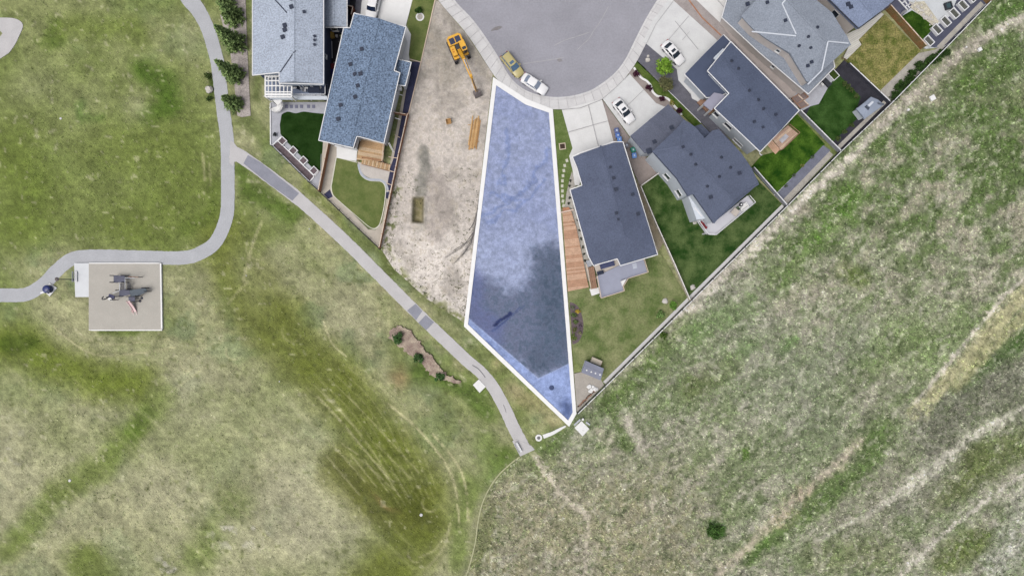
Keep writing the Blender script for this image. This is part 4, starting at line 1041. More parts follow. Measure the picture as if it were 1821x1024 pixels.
dB = thing('wooden_deck', 'tan wooden deck with stair behind the steel blue roofed house', 'deck', at(660, 268))
deck(dB, [(641, 246), (683, 255), (681, 287), (634, 284)], 1.6, .28, ((640, 262), (682, 270)), M_WOODT, M_WOODT2)
railing(dB, [(684, 255), (681, 288)], 1.6, 1.0, M_CAP, step=1.2)
railing(dB, [(681, 287), (645, 281)], 1.6, 1.0, M_RUST, step=1.2)
for i in range(14):
    a = (646 + i * 3.6, 281 + i * .93); b = (644 + i * 3.6, 292 + i * .93)
    z = 1.5 - i * .1
    p, q = at(*a, z), at(*b, z)
    MB().beam(p, q, .3, .05).build('stair_tread', M_WOODT2 if i % 2 else M_WOODT, dB)
for off in (0, 11.5):
    MB().beam(at(645 - off * .18, 280.5 + off, 1.5), at(696 - off * .18, 293.5 + off, .1), .06, .25).build('stringer', M_WOODB, dB)
sb = thing('step_ladder', 'white ladder leaning beside the tan wooden deck', 'ladder', at(693, 262))
for dx in (0, 2.2): MB().beam(at(690 + dx, 254, 1.6), at(699 + dx, 271, .05), .08, .08).build('rail', M_WHITE, sb)
for k in range(7): MB().beam(at(691 + k * 1.25, 256.5 + k * 2.3, 1.4 - k * .2), at(693.2 + k * 1.25, 256.5 + k * 2.3, 1.4 - k * .2), .05, .05).build('rung', M_WHITE, sb)

# ---- house C: slate roof beside the lot
hC = thing('house', 'dark slate roofed house with pink wooden boardwalk on its left', 'house', at(1090, 370))
zE = 4.6
outC = [(1019, 280), (1032, 275), (1090, 256), (1106, 255), (1168, 452), (1104, 471), (1098, 459), (1056, 471), (1048, 456), (1015, 338), (1036, 331), (1027, 298)]
zf, W, ro = roof(hC, outC, zE, ((1066, 262), (1108, 420)), .20, (False, True), M_ROOFC, M_TRIM, wall=M_WALLW)
vents(ro, zf, zE, [(1084, 299, .3), (1090, 318, .4), (1094, 338, .45), (1095, 380, .4), (1098, 391, .3), (1124.5, 346, .4), (1134, 381, .45)])
zf2, W2, ro2 = roof(hC, [(1031, 274), (1092, 254), (1097, 268), (1036, 288)], 4.0, ((1033, 281), (1095, 261)), .1, (False, False), mat('slate_fascia', (62, 68, 84), .8, .06, 1), None, name='garage_eave', cap=False)
for x, y in ((1030, 420), (1022, 380)): window(hC, W, x, y, 1.0, 2.2, 3.6)
MB().beam(at(1037, 418, 3.6), at(1045, 453, 3.6), .25, .12).build('downpipe', M_TRIM, hC)
dC = thing('balcony', 'grey balcony deck with pale railing behind the slate roofed house', 'deck', at(1095, 500))
zd = 2.7
polyC = [(1061, 491), (1103, 471), (1144, 461), (1151, 484), (1116, 495), (1107, 509), (1109, 517), (1068, 530)]
MB().prism([at(*p, zd) for p in polyC], zd - .25, zd).build('deck_floor', M_DECKG, dC)
for x, y in ((1070, 526), (1106, 514), (1148, 482), (1064, 494)):
    p = at(x, y, zd - .2); MB().box((p.x, p.y, (zd - .25) / 2), (.2, .2, zd - .25)).build('deck_post', M_TRIM, dC)
railing(dC, [(1061, 491), (1068, 530), (1109, 517), (1107, 509), (1116, 495), (1151, 484), (1144, 461)], zd, .9, M_CAP, step=2)
MB().prism([at(*p, 2.4) for p in ((1056, 471), (1098, 459), (1103, 470), (1103, 476), (1062, 489))], 2.2, 2.4).build('lower_floor', M_TAN, dC)
MB().prism([at(*p) for p in ((1119, 470), (1126, 468), (1128, 477), (1121, 479))], zd, zd + .05).build('floor_mat', mat('pale_mat', (196, 202, 216), .9), dC)
MB().prism([at(*p, zd + .6) for p in ((1104, 500), (1114, 496), (1107, 509))], zd, zd + .7).build('corner_bench', M_SLABW, dC)
sofa('dark navy outdoor sofa on the balcony behind the slate roofed house', 1079, 470, 2.4, 2.0, math.radians(196), mat('navy_cushion', (82, 88, 120), .9))
t = thing('patio_table', 'low dark table on the balcony corner beside the slate roof', 'table', at(1067, 485, 2.4), .25)
MB().box((0, 0, .45), (1.1, .6, .06)).build('tabletop', M_CUSH, t, local=True)
for sx in (-.45, .45):
    for sy in (-.22, .22): MB().box((sx, sy, .21), (.06, .06, .42)).build('leg', M_BLACK, t, local=True)
bw = thing('boardwalk', 'long pinkish wooden boardwalk between blue lot and slate roofed house', 'boardwalk', at(1020, 450))
deck(bw, [(1000, 374), (1016, 376), (1025, 405), (1036, 458), (1047, 511), (1010, 518)], .45, .30, ((1005, 450), (1040, 446)), M_WOODP, M_WOODP2)
MB().beam(at(997, 378, .7), at(1020, 373, .7), .2, .35).build('cross_beam', mat('pale_plank', (226, 204, 190), .8), bw)
MB().prism([at(*p) for p in ((1000, 370), (1011, 369), (1014, 374), (1001, 377))], .0, .6).build('step', M_RUST, bw)
b2 = thing('wooden_walkway', 'narrow brown wooden walkway beside the grey balcony', 'walkway', at(1055, 490))
deck(b2, [(1046, 476), (1056, 473), (1062, 512), (1052, 514)], .6, .35, ((1046, 476), (1052, 514)), M_WOODB)
MB().prism([at(*p, .8) for p in ((1042, 464), (1051, 462), (1053, 472), (1045, 475))], 0, .8).build('utility_box', M_GREYM, b2)
railing(b2, [(1042, 470), (1050, 512)], .6, .9, M_CAP, step=1.4, bal=False)
setp(MB().prism([at(*p) for p in ((1048, 514), (1064, 511), (1067, 521), (1052, 526))], 0, .2).build('concrete_step', M_SLABW), 'bright white concrete step at the foot of the brown walkway', 'step')

# ---- house D
hD = thing('house', 'broad slate roofed house with white balcony and long pale side wall', 'house', at(1240, 300))
zE = 6.4
zE = 7.0
zgd, Wgd, rgd = roof(hD, [(1121, 242), (1188, 186), (1224, 220), (1180, 276), (1160, 271), (1146, 272)], 4.2, ((1154, 214), (1200, 254)), .13, (False, False), mat('slate_shingles_garage', (104, 109, 126), .9, .08, .3, fine=.15, fscale=5), None, name='garage_roof', wall=M_WALLG, over=.15)
vents(rgd, zgd, 4.2, [(1194, 227, .5), (1164, 252, .5), (1155, 268, .7)])
outD = [(1160, 270), (1203, 229), (1216, 213), (1236, 228), (1252, 247), (1266, 233), (1278, 230), (1318, 272), (1336, 299), (1349, 327), (1268, 397), (1232, 346), (1222, 348), (1203, 318)]
zf, W, ro = roof(hD, outD, zE, ((1208, 262), (1300, 356)), .16, (True, True), M_ROOFD, None, wall=M_WALLG, over=.12)
vents(ro, zf, zE, [(1213, 263, .35), (1315, 308, .45), (1263, 351, .45)])
pipes(ro, zf, zE, [(1236, 293.5), (1299.5, 298), (1278, 315), (1257, 332), (1283, 280), (1227, 276)])
zl, Wl, rl = roof(hD, [(1232, 226), (1247, 221), (1270, 243), (1253, 249)], 4.2, ((1240, 224), (1262, 246)), .1, (False, False), M_ROOFC, None, name='lower_roof', cap=False, wall=M_WALLG)
for x, y in ((1185, 315), (1205, 345), (1222, 368)): window(hD, W, x, y, 1.2, 2.6, 4.4)
MB().prism([at(*p, 5.0) for p in ((1203, 321), (1211, 318), (1232, 346), (1222, 350))], 4.6, 5.0).build('lower_roof', M_ROOFC, hD)
MB().prism([at(*p, 4.5) for p in ((1224, 349), (1234, 347), (1259, 388), (1239, 391))], 0, 4.5).build('bay_wall', M_WALLG, hD)
MB().beam(at(1235, 369, 4.53), at(1248, 385, 4.53), .18, .12).build('bay_ridge', M_TRIM, hD)
dD = thing('balcony', 'white balcony wrapped around the lower corner of the broad slate roof', 'deck', at(1290, 390))
zd = 3.0
MB().prism([at(*p, zd) for p in ((1238, 391), (1260, 388), (1268, 397), (1329, 348), (1340, 361), (1271, 418), (1257, 417))], zd - .3, zd).build('deck_floor', mat('white_membrane', (214, 214, 222), .85, .03, 1), dD)
railing(dD, [(1240, 393), (1257, 417), (1271, 418), (1340, 361), (1330, 349)], zd, .95, M_TRIM, step=1.6)
for x, y in ((1258, 414), (1300, 392), (1337, 360)):
    p = at(x, y, zd); MB().box((p.x, p.y, (zd - .3) / 2), (.22, .22, zd - .3)).build('deck_post', M_TRIM, dD)
t = thing('patio_table', 'white square table with round grill on the white balcony', 'table', at(1305, 378, zd), -.7)
MB().box((0, 0, .7), (1.1, 1.1, .06)).build('tabletop', M_TAN, t, local=True)
for sx in (-.48, .48):
    for sy in (-.48, .48): MB().box((sx, sy, .335), (.07, .07, .67)).build('leg', M_TRIM, t, local=True)
t = thing('barbecue', 'round black barbecue on the white balcony by the slate roof', 'barbecue', at(1315, 365, zd))
MB().lathe([(.1, 0), (.12, .5), (.3, .6), (.34, .8), (.2, .95), (.02, 1.0)], (0, 0, 0), 14).build('kettle', M_BLACK, t, local=True)
MB().lathe([(.14, .93), (.14, .99), (.02, 1.02)], (0, 0, 0), 12).build('lid', M_TRIM, t, local=True)
chair('patio_chair', 'green chair beside the round barbecue on the white balcony', 1310.5, 370.5, zd, 2.2, mat('green_fabric', (96, 112, 92), .9))
sofa('white bench with black end rail on the white balcony', 1322, 369, zd, 1.1, math.radians(35), M_SLABW)
t = thing('flower_box', 'planter of red flowers on the short end of the white balcony', 'planter', at(1250, 401, zd), -.85)
MB().box((0, 0, .2), (1.5, .45, .4)).build('box', M_BLACK, t, local=True)
f = MB(); rn = random.Random(4)
for _ in range(60): f.box((rn.uniform(-.7, .7), rn.uniform(-.2, .2), .45 + rn.uniform(0, .12)), (.13, .13, .06), rz=rn.uniform(0, 3))
f.build('flowers', mat('red_flowers', (150, 66, 72), .9, .4, 6), t, local=True)

# ---- house E
hE = thing('house', 'dark slate roofed house with white sedan parked on its driveway', 'house', at(1320, 160))
zg = 4.0; zE = 6.0
zfg, Wg, rg = roof(hE, [(1287, 64), (1312, 90), (1296, 166), (1257, 173), (1219, 133)], zg, ((1253, 98), (1290, 135)), .14, (True, False), mat('slate_low_roof', (84, 93, 116), .9, .06, .4, fine=.08), M_TRIM, name='garage_roof', wall=M_WALLG)
zf, W, ro = roof(hE, [(1298, 78), (1419, 197), (1351, 269), (1272, 193), (1296, 168), (1258, 128)], zE, ((1278, 103), (1385, 233)), .18, (False, False), M_ROOFE, M_TRIM, wall=M_WALLG)
pipes(ro, zf, zE, [(1300, 110), (1312.5, 123), (1331, 162.5), (1347, 179), (1356, 195)])
vents(ro, zf, zE, [(1378, 205, .35), (1341, 217, .35), (1356, 227, .3)])
window(hE, W, 1297, 222, 1.5, 2.8, 4.0); window(hE, W, 1309, 257, 2.0, .8, 1.6); window(hE, W, 1270, 208, 1.0, 2.8, 4.2)
MB().prism([at(*p, 4.9) for p in ((1251, 184), (1271, 164), (1286, 167), (1293, 171), (1265, 196))], 4.3, 4.6).build('porch_roof', mat('porch_grey', (164, 164, 182), .85, .04, 1), hE)
for x, y in ((1254, 184), (1266, 194)):
    p = at(x, y, 4.5); MB().box((p.x, p.y, 2.15), (.25, .25, 4.3)).build('porch_post', M_TRIM, hE)
MB().beam(at(1270, 106, 4.7), at(1287, 89, 4.7), .5, .4).build('skylight_strip', M_WALLG, hE)
MB().prism([at(*p, .6) for p in ((1240, 182), (1250, 174), (1272, 196), (1262, 204))], 0, .6).build('porch_floor', M_WOODB, hE)
dE = thing('wooden_deck', 'small rosy wooden deck with grey mat behind the slate house', 'deck', at(1395, 245))
deck(dE, [(1373, 247), (1401, 223), (1419, 238), (1389, 267)], .9, .24, ((1373, 247), (1401, 223)), mat('rosy_deck', (198, 168, 150), .85, .1, 1.2, fine=.12), mat('pale_deck', (222, 196, 172), .85, .1, 1.2, fine=.12))
MB().prism([at(*p, .95) for p in ((1385, 249), (1397, 238), (1403, 243), (1391, 255))], .9, .97).build('floor_mat', mat('grey_mat', (188, 188, 196), .9), dE)
railing(dE, [(1401, 223), (1419, 238), (1389, 267)], .9, .8, M_WOODB, step=1.2)
for i in range(4): MB().beam(at(1371 - i * 2, 250 + i * 2.2, .75 - i * .18), at(1386 - i * 2, 267 + i * 2.2, .75 - i * .18), .28, .06).build('stair_tread', M_WOODP, dE)

# ---- house F: two storeys, skirt roof
hF = thing('house', 'two storey beige house with mid grey hipped roof and white valleys', 'house', at(1400, 70))
zl = 3.3; zE = 6.3
zk, Wk, rk_ = roof(hF, [(1310, -60), (1285, 31), (1311, 55), (1352, 94), (1436, 167), (1482, 120), (1470, 60), (1400, -60)], zl, ((1330, -60), (1440, 120)), .05, (False, False), M_ROOFF, M_TRIM, name='skirt_roof', cap=False, wall=M_WALLB)
zf, W, ro = roof(hF, [(1392, -60), (1348, -3), (1318, 29), (1340, 53), (1362, 69), (1404, 96), (1434, 145), (1440, 148), (1466, 123), (1513, 80), (1500, 62), (1478, 25), (1441, -4), (1420, -60)], zE, ((1372, -20), (1462, 78)), .17, (False, True), M_ROOFF, None, wall=M_WALLB, over=.3)
for a, b in (((1390, 8), (1416, 61)), ((1340, 53), (1416, 64)), ((1471, 75), (1512, 75)), ((1471, 75), (1465, 123)), ((1465, 123), (1440, 148)), ((1390, 8), (1400, -4))):
    p, q = at(*a, zE + .8), at(*b, zE + .8)
    drape(zf, p, q, .2).build('valley_flashing', M_VALLEY, ro)
vents(ro, zf, zE, [(1363.5, 6, .4), (1395.5, 38, .4), (1443, 111, .4), (1437, 117, .4), (1440.5, 86.5, .3), (1330, 7, .5)])
pipes(ro, zf, zE, [(1451.5, 51), (1436, 67), (1421, 82)])
window(hF, W, 1382, 93, .7, 4.2, 5.0)
window(hF, Wk, 1372, 122, .6, 1.4, 2.2)
pF = thing('lattice_screen', 'brown framed lattice panels between the slate and grey roofed houses', 'screen', at(1423, 180))
for q in (((1409, 176), (1419, 169), (1427, 177), (1417, 184)), ((1420, 168), (1427, 164), (1436, 172), (1428, 176)), ((1418, 185), (1428, 178), (1436, 186), (1425, 192))):
    MB().prism([at(*p, .5) for p in q], .4, .5).build('panel', mat('lattice_brown', (142, 126, 122), .9, .1, 4), pF)
for a, b in (((1408, 175), (1428, 163)), ((1418, 184.5), (1437, 173)), ((1424, 193), (1438, 187)), ((1408, 175), (1424, 193)), ((1419, 168.5), (1438, 187)), ((1427, 163), (1438, 173))):
    MB().beam(at(*a, .55), at(*b, .55), .16, .14).build('frame_bar', M_WOODB if a[0] != 1419 else M_CAP, pF)
for x, y in ((1408, 175), (1428, 163.5), (1424, 193), (1437.5, 187)):
    p = at(x, y, .4); MB().box((p.x, p.y, .24), (.12, .12, .48)).build('leg', M_WOODB, pF)
chair('patio_chair', 'white cushioned chair on the small patio below the grey roof', 1460, 152, .1, .7, M_SLABW)
sofa('dark outdoor sofa on the small patio below the grey roof', 1467, 148, .1, 1.4, math.radians(-45), M_BLACK)
t = thing('raised_planter', 'white framed raised planter with green plants below the grey roof', 'planter', at(1480, 135), math.radians(42))
for dx, dy, sx, sy in ((0, .75, 1.3, .1), (0, -.75, 1.3, .1), (.6, 0, .1, 1.4), (-.6, 0, .1, 1.4)): MB().box((dx, dy, .3), (sx, sy, .6)).build('side_board', M_TRIM, t, local=True)
MB().box((0, 0, .25), (1.1, 1.4, .5)).build('soil', mat('planter_green', (62, 78, 36), 1, .3, 5), t, local=True)

# ---- house G and H decks
hG = thing('house', 'house with blue grey checked roof behind the dry yellow lawn', 'house', at(1530, 10))
zE = 6.2
zf, W, ro = roof(hG, [(1412, -70), (1472, 0), (1524, 52), (1575, 14), (1590, 0), (1560, -70)], zE, ((1470, -60), (1548, 32)), .14, (False, False), M_ROOFG, mat('dark_gutter', (60, 64, 78), .6), wall=M_WALLB)
vents(ro, zf, zE, [(1507, 9, .5), (1512, 14, .45)])
window(hG, W, 1480, 30, 1.2, 3.6, 5.0); window(hG, W, 1545, 48, 2.0, 3.2, 5.2)
dG = thing('wooden_deck', 'stepped off-white deck along the dry yellow lawn', 'deck', at(1530, 65))
deck(dG, [(1501, 62), (1526, 52), (1566, 22), (1572, 26), (1527, 71), (1532, 80), (1506, 106), (1500, 102), (1512, 78)], .7, .3, ((1501, 62), (1526, 47)), mat('ivory_deck', (224, 222, 214), .85, .05, 1.2), mat('ivory_deck_b', (214, 212, 206), .85, .05, 1.2))
hH = thing('pergola', 'white barred pergola frame at the top right patio', 'pergola', at(1607, 5))
for a, b in (((1592, -6), (1614, 18)), ((1600, -10), (1617, 14)), ((1604, 6), (1611, 2)), ((1598, 0), (1605, -4)), ((1610, 12), (1617, 8))):
    MB().beam(at(*a, 2.4), at(*b, 2.4), .14, .14).build('bar', M_TRIM, hH)
for x, y in ((1592, -6), (1614, 18), (1617, 14)):
    p = at(x, y, 2.4); MB().box((p.x, p.y, 1.2), (.14, .14, 2.4)).build('post', M_TRIM, hH)
ORD = 'first second third fourth fifth sixth seventh eighth ninth tenth eleventh twelfth'.split()
# ------------------------------------------------------------------ fences
def fence(name, label, pts, h, m, capm=None, style='board', post=2.4, group=None, pm=None):
    t = thing(name, label, 'fence', at(*pts[0]), 0, group)
    W = [at(*p) for p in pts]
    for a, b in zip(W[:-1], W[1:]):
        L = (b - a).length; k = max(1, round(L / post)); d = (b - a) / L; ang = math.atan2(d.y, d.x)
        for i in range(k + (1 if b is W[-1] else 0)):
            q = a + d * (L * i / k)
            MB().box((q.x, q.y, (h + .08) / 2), (.12, .12, h + .08), rz=ang).build('post', pm or m, t)
        for i in range(k):
            q0 = a + d * (L * i / k + .06); q1 = a + d * (L * (i + 1) / k - .06); l = (q1 - q0).length
            f = MB()
            if style == 'board':
                nb = max(2, int(l / .2))
                for j in range(nb):
                    c = q0 + d * (l * (j + .5) / nb)
                    f.box((c.x, c.y, h / 2 - .02), (l / nb - .012, .03 + .012 * (j % 2), h - .08), rz=ang)
                for z in (.3, h - .3): f.beam(q0 + Vector((0, 0, z)), q1 + Vector((0, 0, z)), .09, .09)
                f.build('fence_panel', m, t)
            else:
                nb = max(2, int(l / .12))
                for j in range(nb):
                    c = q0 + d * (l * (j + .5) / nb)
                    f.box((c.x, c.y, h / 2 + .02), (.034, .034, h - .12), rz=ang)
                for z in (.12, h * .55): f.beam(q0 + Vector((0, 0, z)), q1 + Vector((0, 0, z)), .06, .06)
                f.build('picket_panel', m, t)
            if capm is not None:
                MB().beam(q0 - d * .06 + Vector((0, 0, h + .02)), q1 + d * .06 + Vector((0, 0, h + .02)), .14 if style == 'board' else .11, .06).build('top_rail', capm, t)
    return t
fence('board_fence', 'copper stained board fence between dark lawn and olive lawn', [(588, 258), (571, 341)], 1.7, M_RUST, M_CAP)
fence('board_fence', 'copper stained board fence along the left edge of the building site', [(727, 206), (711, 277), (677, 441)], 1.5, M_RUST, M_CAP)
fence('board_fence', 'short copper fence with gate beside the steel blue roof', [(701, 203), (724, 207)], 1.4, M_RUST, M_CAP, post=1.2)
fence('board_fence', 'short dark red fence between the pale roof and white driveway', [(618, 17), (632, 20), (629, 34)], 1.8, mat('dark_red_fence', (120, 74, 60), .85, .15, 1.5), M_CAP)
fence('rail_fence', 'low dark metal fence along the path below the olive lawn', [(570, 342), (620, 390), (676, 443)], 1.1, M_IRON, None, 'picket')
fence('rail_fence', 'low dark metal fence below the square white planters', [(486, 261), (551, 325), (569, 341)], 1.1, M_IRON, None, 'picket')
fence('board_fence', 'pale topped fence between the slate roofed house and mottled lawn', [(1137, 333), (1165, 400), (1196, 468), (1224, 533)], 1.3, mat('beige_fence', (206, 198, 184), .85, .1, 2), mat('pale_cap', (236, 234, 230), .7), post=2.2)
fence('board_fence', 'short pale fence closing the brown paved wedge', [(1138, 332), (1169, 310)], 1.3, mat('beige_fence', 0), mat('pale_cap', 0), post=1.6)
fence('rail_fence', 'long metal fence with white top rail between green yards and open field', [(1026, 733), (1074, 686), (1227, 534), (1395, 367)], 1.5, M_IRON, M_TRIM, 'picket', 2.4, pm=M_IRON)
fence('rail_fence', 'white railed metal fence behind the bright green and plush dark lawns', [(1395, 367), (1489, 272), (1582, 183)], 1.5, M_IRON, M_TRIM, 'picket', 2.4, pm=M_IRON)
fence('rail_fence', 'white railed metal fence behind the hedge and raised planters at top right', [(1582, 183), (1680, 83), (1764, -4), (1800, -40)], 1.5, M_IRON, M_TRIM, 'picket', 2.4, pm=M_TRIM)
fence('board_fence', 'white topped fence between mottled lawn and bright green lawn', [(1336, 300), (1394, 366)], 1.4, mat('grey_fence', (150, 152, 160), .8, .1, 2), M_TRIM)
fence('board_fence', 'white topped fence from the slate roof corner down to the field', [(1417, 199), (1489, 271)], 1.4, mat('grey_fence', 0), M_TRIM)
fence('board_fence', 'white topped dark fence between plush lawn and dry yellow lawn', [(1504, 117), (1575, 184)], 1.4, mat('charcoal_fence', (70, 72, 84), .8, .1, 2), M_TRIM)
fence('board_fence', 'rusty brown wooden fence between dry yellow lawn and raised planters', [(1572, 16), (1636, 88)], 1.9, M_RUSTD, M_CAP, post=2.0)
fence('board_fence', 'rusty brown fence end at the top right corner of the patio', [(1738, -8), (1752, 8)], 1.9, M_RUSTD, M_CAP, post=1.2)
def edging(label, pts, w=.16, h=.2, m=None, name='edging', sm=False, cat='edging'):
    if sm: pts = smooth(pts, n=5)
    mb = MB()
    for a, b in zip(pts[:-1], pts[1:]): mb.beam(at(*a, h / 2), at(*b, h / 2), w, h)
    return setp(mb.build(name, m or M_TRIM), label, cat)
edging('thin white edging line between dark gravel and green verge', [(1133, 110), (1172, 147), (1196, 169), (1246, 219)])
edging('wavy white low wall beside the purple bushes', [(1127, 121), (1134, 131), (1140, 139), (1150, 145), (1157, 153), (1160, 163), (1168, 171), (1178, 173), (1188, 177), (1196, 186), (1205, 196), (1212, 205)], .32, .35, M_WHITE, 'garden_wall', True, 'wall')
edging('white edging along the blue grey chip bed by the bright lawn', [(1377, 347), (1464, 258)])
edging('white edging between plush lawn and its dark right bed', [(1490, 134), (1514, 158)], .12)
edging('inner pale board line in the dark bed beside the dry lawn', [(1497, 118), (1562, 182)], .14)
edging('middle pale board line in the dark bed beside the dry lawn', [(1492, 121), (1552, 180)], .1)
edging('rusty timber edging down the gravel strip between two driveways', [(1218, -8), (1248, 32), (1282, 64)], .22, .25, mat('rust_timber', (176, 128, 102), .9, .15, 2))
edging('white edging between plush lawn and its dark lower bed', [(1432, 206), (1480, 254), (1523, 211)], .14)
edging('pale kerb line between building site and olive verge', [(774, 0), (749, 110), (726, 205)], .16, .25, M_CAP)
edging('white line of edging at the foot of the verge beside the steel roof', [(729, 106), (748, 111)], .14, .25, M_CAP)
edging('thin pale line of edging curving down from the path end', [(924, 812), (908, 824), (885, 846), (868, 872), (856, 900), (849, 935), (845, 965), (835, 1005), (826, 1030), (818, 1060)], .2, .1, mat('worn_edging', (186, 186, 150), .9, .1, 1), sm=True)
edging('curved white edging beside the small rosy deck', [(1350, 272), (1356, 277), (1366, 276), (1376, 271)], .12, .2, sm=True)
t = thing('bed_divider', 'set of thin white boards crossing the dark slate strip', 'edging', at(700, 290))
for a, b in (((691, 279), (709, 282)), ((693, 304), (703, 307)), ((687, 326), (699, 330)), ((688, 339), (696, 341)), ((702, 240), (711, 245))):
    MB().beam(at(*a, .12), at(*b, .12), .12, .25).build('divider_board', M_CAP, t)
t = thing('playground_kerb', 'white concrete kerb around the playground sand', 'kerb', at(224, 527))
for a, b in (((161, 469), (286, 469)), ((286, 469), (288, 586)), ((288, 586), (161, 586)), ((161, 586), (161, 469))):
    d = (Vector(b) - Vector(a)).normalized() * 1.1
    MB().beam(at(a[0] - d.x, a[1] - d.y, .12), at(b[0] - d.x * 1.001, b[1] - d.y, .12), .34, .42).build('kerb_stone', M_WHITE, t)

# ------------------------------------------------------------------ vehicles
def car_parts(t, paint, L=4.7, Wd=1.82, zb=.86, zt=1.45, cab=(-1.75, .95), top=(-1.05, .25), glass=None, sunroof=False, suv=False, rails=False):
    hl = L / 2; hw = Wd / 2
    st = [(-hl, .72, .62), (-hl + .12, .9, .78), (-hl + .45, .98, .88 if not suv else .95), (-hl + 1.0, 1.0, zb + .03), (-.6, 1.0, zb + .02), (.4, 1.0, zb + .02), (hl - 1.35, 1.0, zb), (hl - .75, .97, zb - .05), (hl - .3, .9, zb - .14), (hl - .08, .8, zb - .25), (hl, .66, .52)]
    prof = []
    for x, wf, h in st:
        w_ = hw * wf
        prof.append([(x, -w_ * .93, .22), (x, -w_, .42), (x, -w_ * .99, h * .72), (x, -w_ * .93, h * .94), (x, -w_ * .78, h), (x, 0, h + .035), (x, w_ * .78, h), (x, w_ * .93, h * .94), (x, w_ * .99, h * .72), (x, w_, .42), (x, w_ * .93, .22)])
    mb = MB(); n = 11; vs = [v for r in prof for v in r]; fs = []
    for i in range(len(prof) - 1):
        for j in range(n - 1): fs.append((i * n + j, (i + 1) * n + j, (i + 1) * n + j + 1, i * n + j + 1))
        fs.append((i * n + n - 1, (i + 1) * n + n - 1, (i + 1) * n, i * n))
    fs.append(tuple(range(n))); fs.append(tuple((len(prof) - 1) * n + j for j in range(n - 1, -1, -1)))
    mb.add(vs, fs)
    body = mb.build('body', paint, t, local=True, smooth=True)
    gl = glass or mat('car_glass', (44, 54, 66), .1, .06, 2, spec=.5)
    wb_, wt_ = hw * .90, hw * .72
    x0, x1 = cab; t0, t1 = top
    g = MB()
    g.add([(x0, -wb_ * .9, zb), (x1, -wb_ * .92, zb - .02), (x1 + .12, 0, zb - .02), (x1, wb_ * .92, zb - .02), (x0, wb_ * .9, zb), (x0 - .1, 0, zb), (t0, -wt_, zt - .05), (t1, -wt_, zt - .05), (t1 + .08, 0, zt - .03), (t1, wt_, zt - .05), (t0, wt_, zt - .05), (t0 - .06, 0, zt - .03)],
          [(0, 1, 7, 6), (1, 2, 8, 7), (2, 3, 9, 8), (3, 4, 10, 9), (4, 5, 11, 10), (5, 0, 6, 11), (6, 7, 8, 11), (8, 9, 10, 11)])
    g.build('window_glass', gl, t, local=True)
    r = MB()
    r.add([(t0 - .03, -wt_ * 1.0, zt - .04), (t1 + .02, -wt_ * 1.0, zt - .04), (t1 + .1, 0, zt - .01), (t1 + .02, wt_, zt - .04), (t0 - .03, wt_, zt - .04), (t0 - .09, 0, zt - .01),
           (t0 + .06, -wt_ * .86, zt + .01), (t1 - .06, -wt_ * .86, zt + .01), (t1, 0, zt + .03), (t1 - .06, wt_ * .86, zt + .01), (t0 + .06, wt_ * .86, zt + .01), (t0, 0, zt + .03)],
          [(0, 1, 7, 6), (1, 2, 8, 7), (2, 3, 9, 8), (3, 4, 10, 9), (4, 5, 11, 10), (5, 0, 6, 11), (6, 7, 8, 11), (8, 9, 10, 11)])
    r.build('roof', paint, t, local=True)
    for s_ in (-1, 1):
        MB().beam((x1, s_ * wb_ * .93, zb), (t1, s_ * wt_ * 1.01, zt - .04), .07, .07).build('pillar', paint, t, local=True)
        MB().beam((x0, s_ * wb_ * .91, zb), (t0, s_ * wt_ * 1.01, zt - .04), .12, .08).build('pillar', paint, t, local=True)
        MB().beam(((t0 + t1) / 2 - .1, s_ * wb_ * .97, zb), ((t0 + t1) / 2 - .05, s_ * wt_ * 1.02, zt - .04), .07, .06).build('pillar', paint, t, local=True)
        if rails: MB().beam((t0, s_ * wt_ * .96, zt + .05), (t1, s_ * wt_ * .96, zt + .05), .05, .05).build('roof_rail', paint, t, local=True)
    if sunroof: MB().box((t1 - .42, 0, zt + .022), (.46, .78, .02)).build('sunroof', gl, t, local=True)
    for s_ in (-1, 1):
        MB().box((x1 - .28, s_ * (hw + .07), zb + .05), (.2, .2, .13)).build('mirror', paint, t, local=True)
        MB().box((hl - .2, s_ * hw * .66, .60), (.3, .3, .12), rz=-s_ * .35).build('headlight', mat('headlight_glass', (214, 220, 226), .2), t, local=True)
        MB().box((-hl + .1, s_ * hw * .70, .70), (.14, .36, .14)).build('tail_light', mat('tail_lamp', (150, 40, 40), .3), t, local=True)
    for sx in (hl - .9, -hl + .95):
        for s_ in (-1, 1):
            w_ = MB().tube((sx, s_ * (hw - .2), .33), (sx, s_ * (hw + .01), .33), .33, n=18).build('wheel', M_RUB, t, local=True)
            MB().tube((sx, s_ * (hw - .1), .33), (sx, s_ * (hw + .025), .33), .2, n=12).build('rim', M_GREYM, w_, local=True)
def car(name, label, px, py, front, paint, cat='car', **k):
    p = at(px, py); q = at(*front)
    t = thing(name, label, cat, (p.x, p.y, k.pop('z', .06)), math.atan2(q.y - p.y, q.x - p.x))
    car_parts(t, paint, **k)
    return t
P_WH = mat('white_car_paint', (246, 246, 248), .3, .01, 1, spec=.5)
P_TAN = mat('tan_car_paint', (190, 178, 122), .35, .03, 1, spec=.5)
car('parked_car', 'tan station wagon with sunroof parked along the kerb of the cul-de-sac', 911, 118, (927, 138), P_TAN, L=4.75, Wd=1.85, zb=.92, zt=1.6, cab=(-2.2, 1.1), top=(-1.85, .3), glass=mat('blue_glass', (84, 112, 142), .12, .08, 2, spec=.5), sunroof=True, suv=True, rails=True)
car('parked_car', 'white sedan parked along the kerb in front of the tan wagon', 950, 152, (972, 166), P_WH, L=4.85, Wd=1.85, glass=mat('pale_glass', (140, 152, 172), .12, .06, 2, spec=.5))
car('parked_car', 'white sedan with sunroof on the driveway beside the blue bins', 1108, 200, (1125, 222), P_WH, L=4.7, sunroof=True, z=.13)
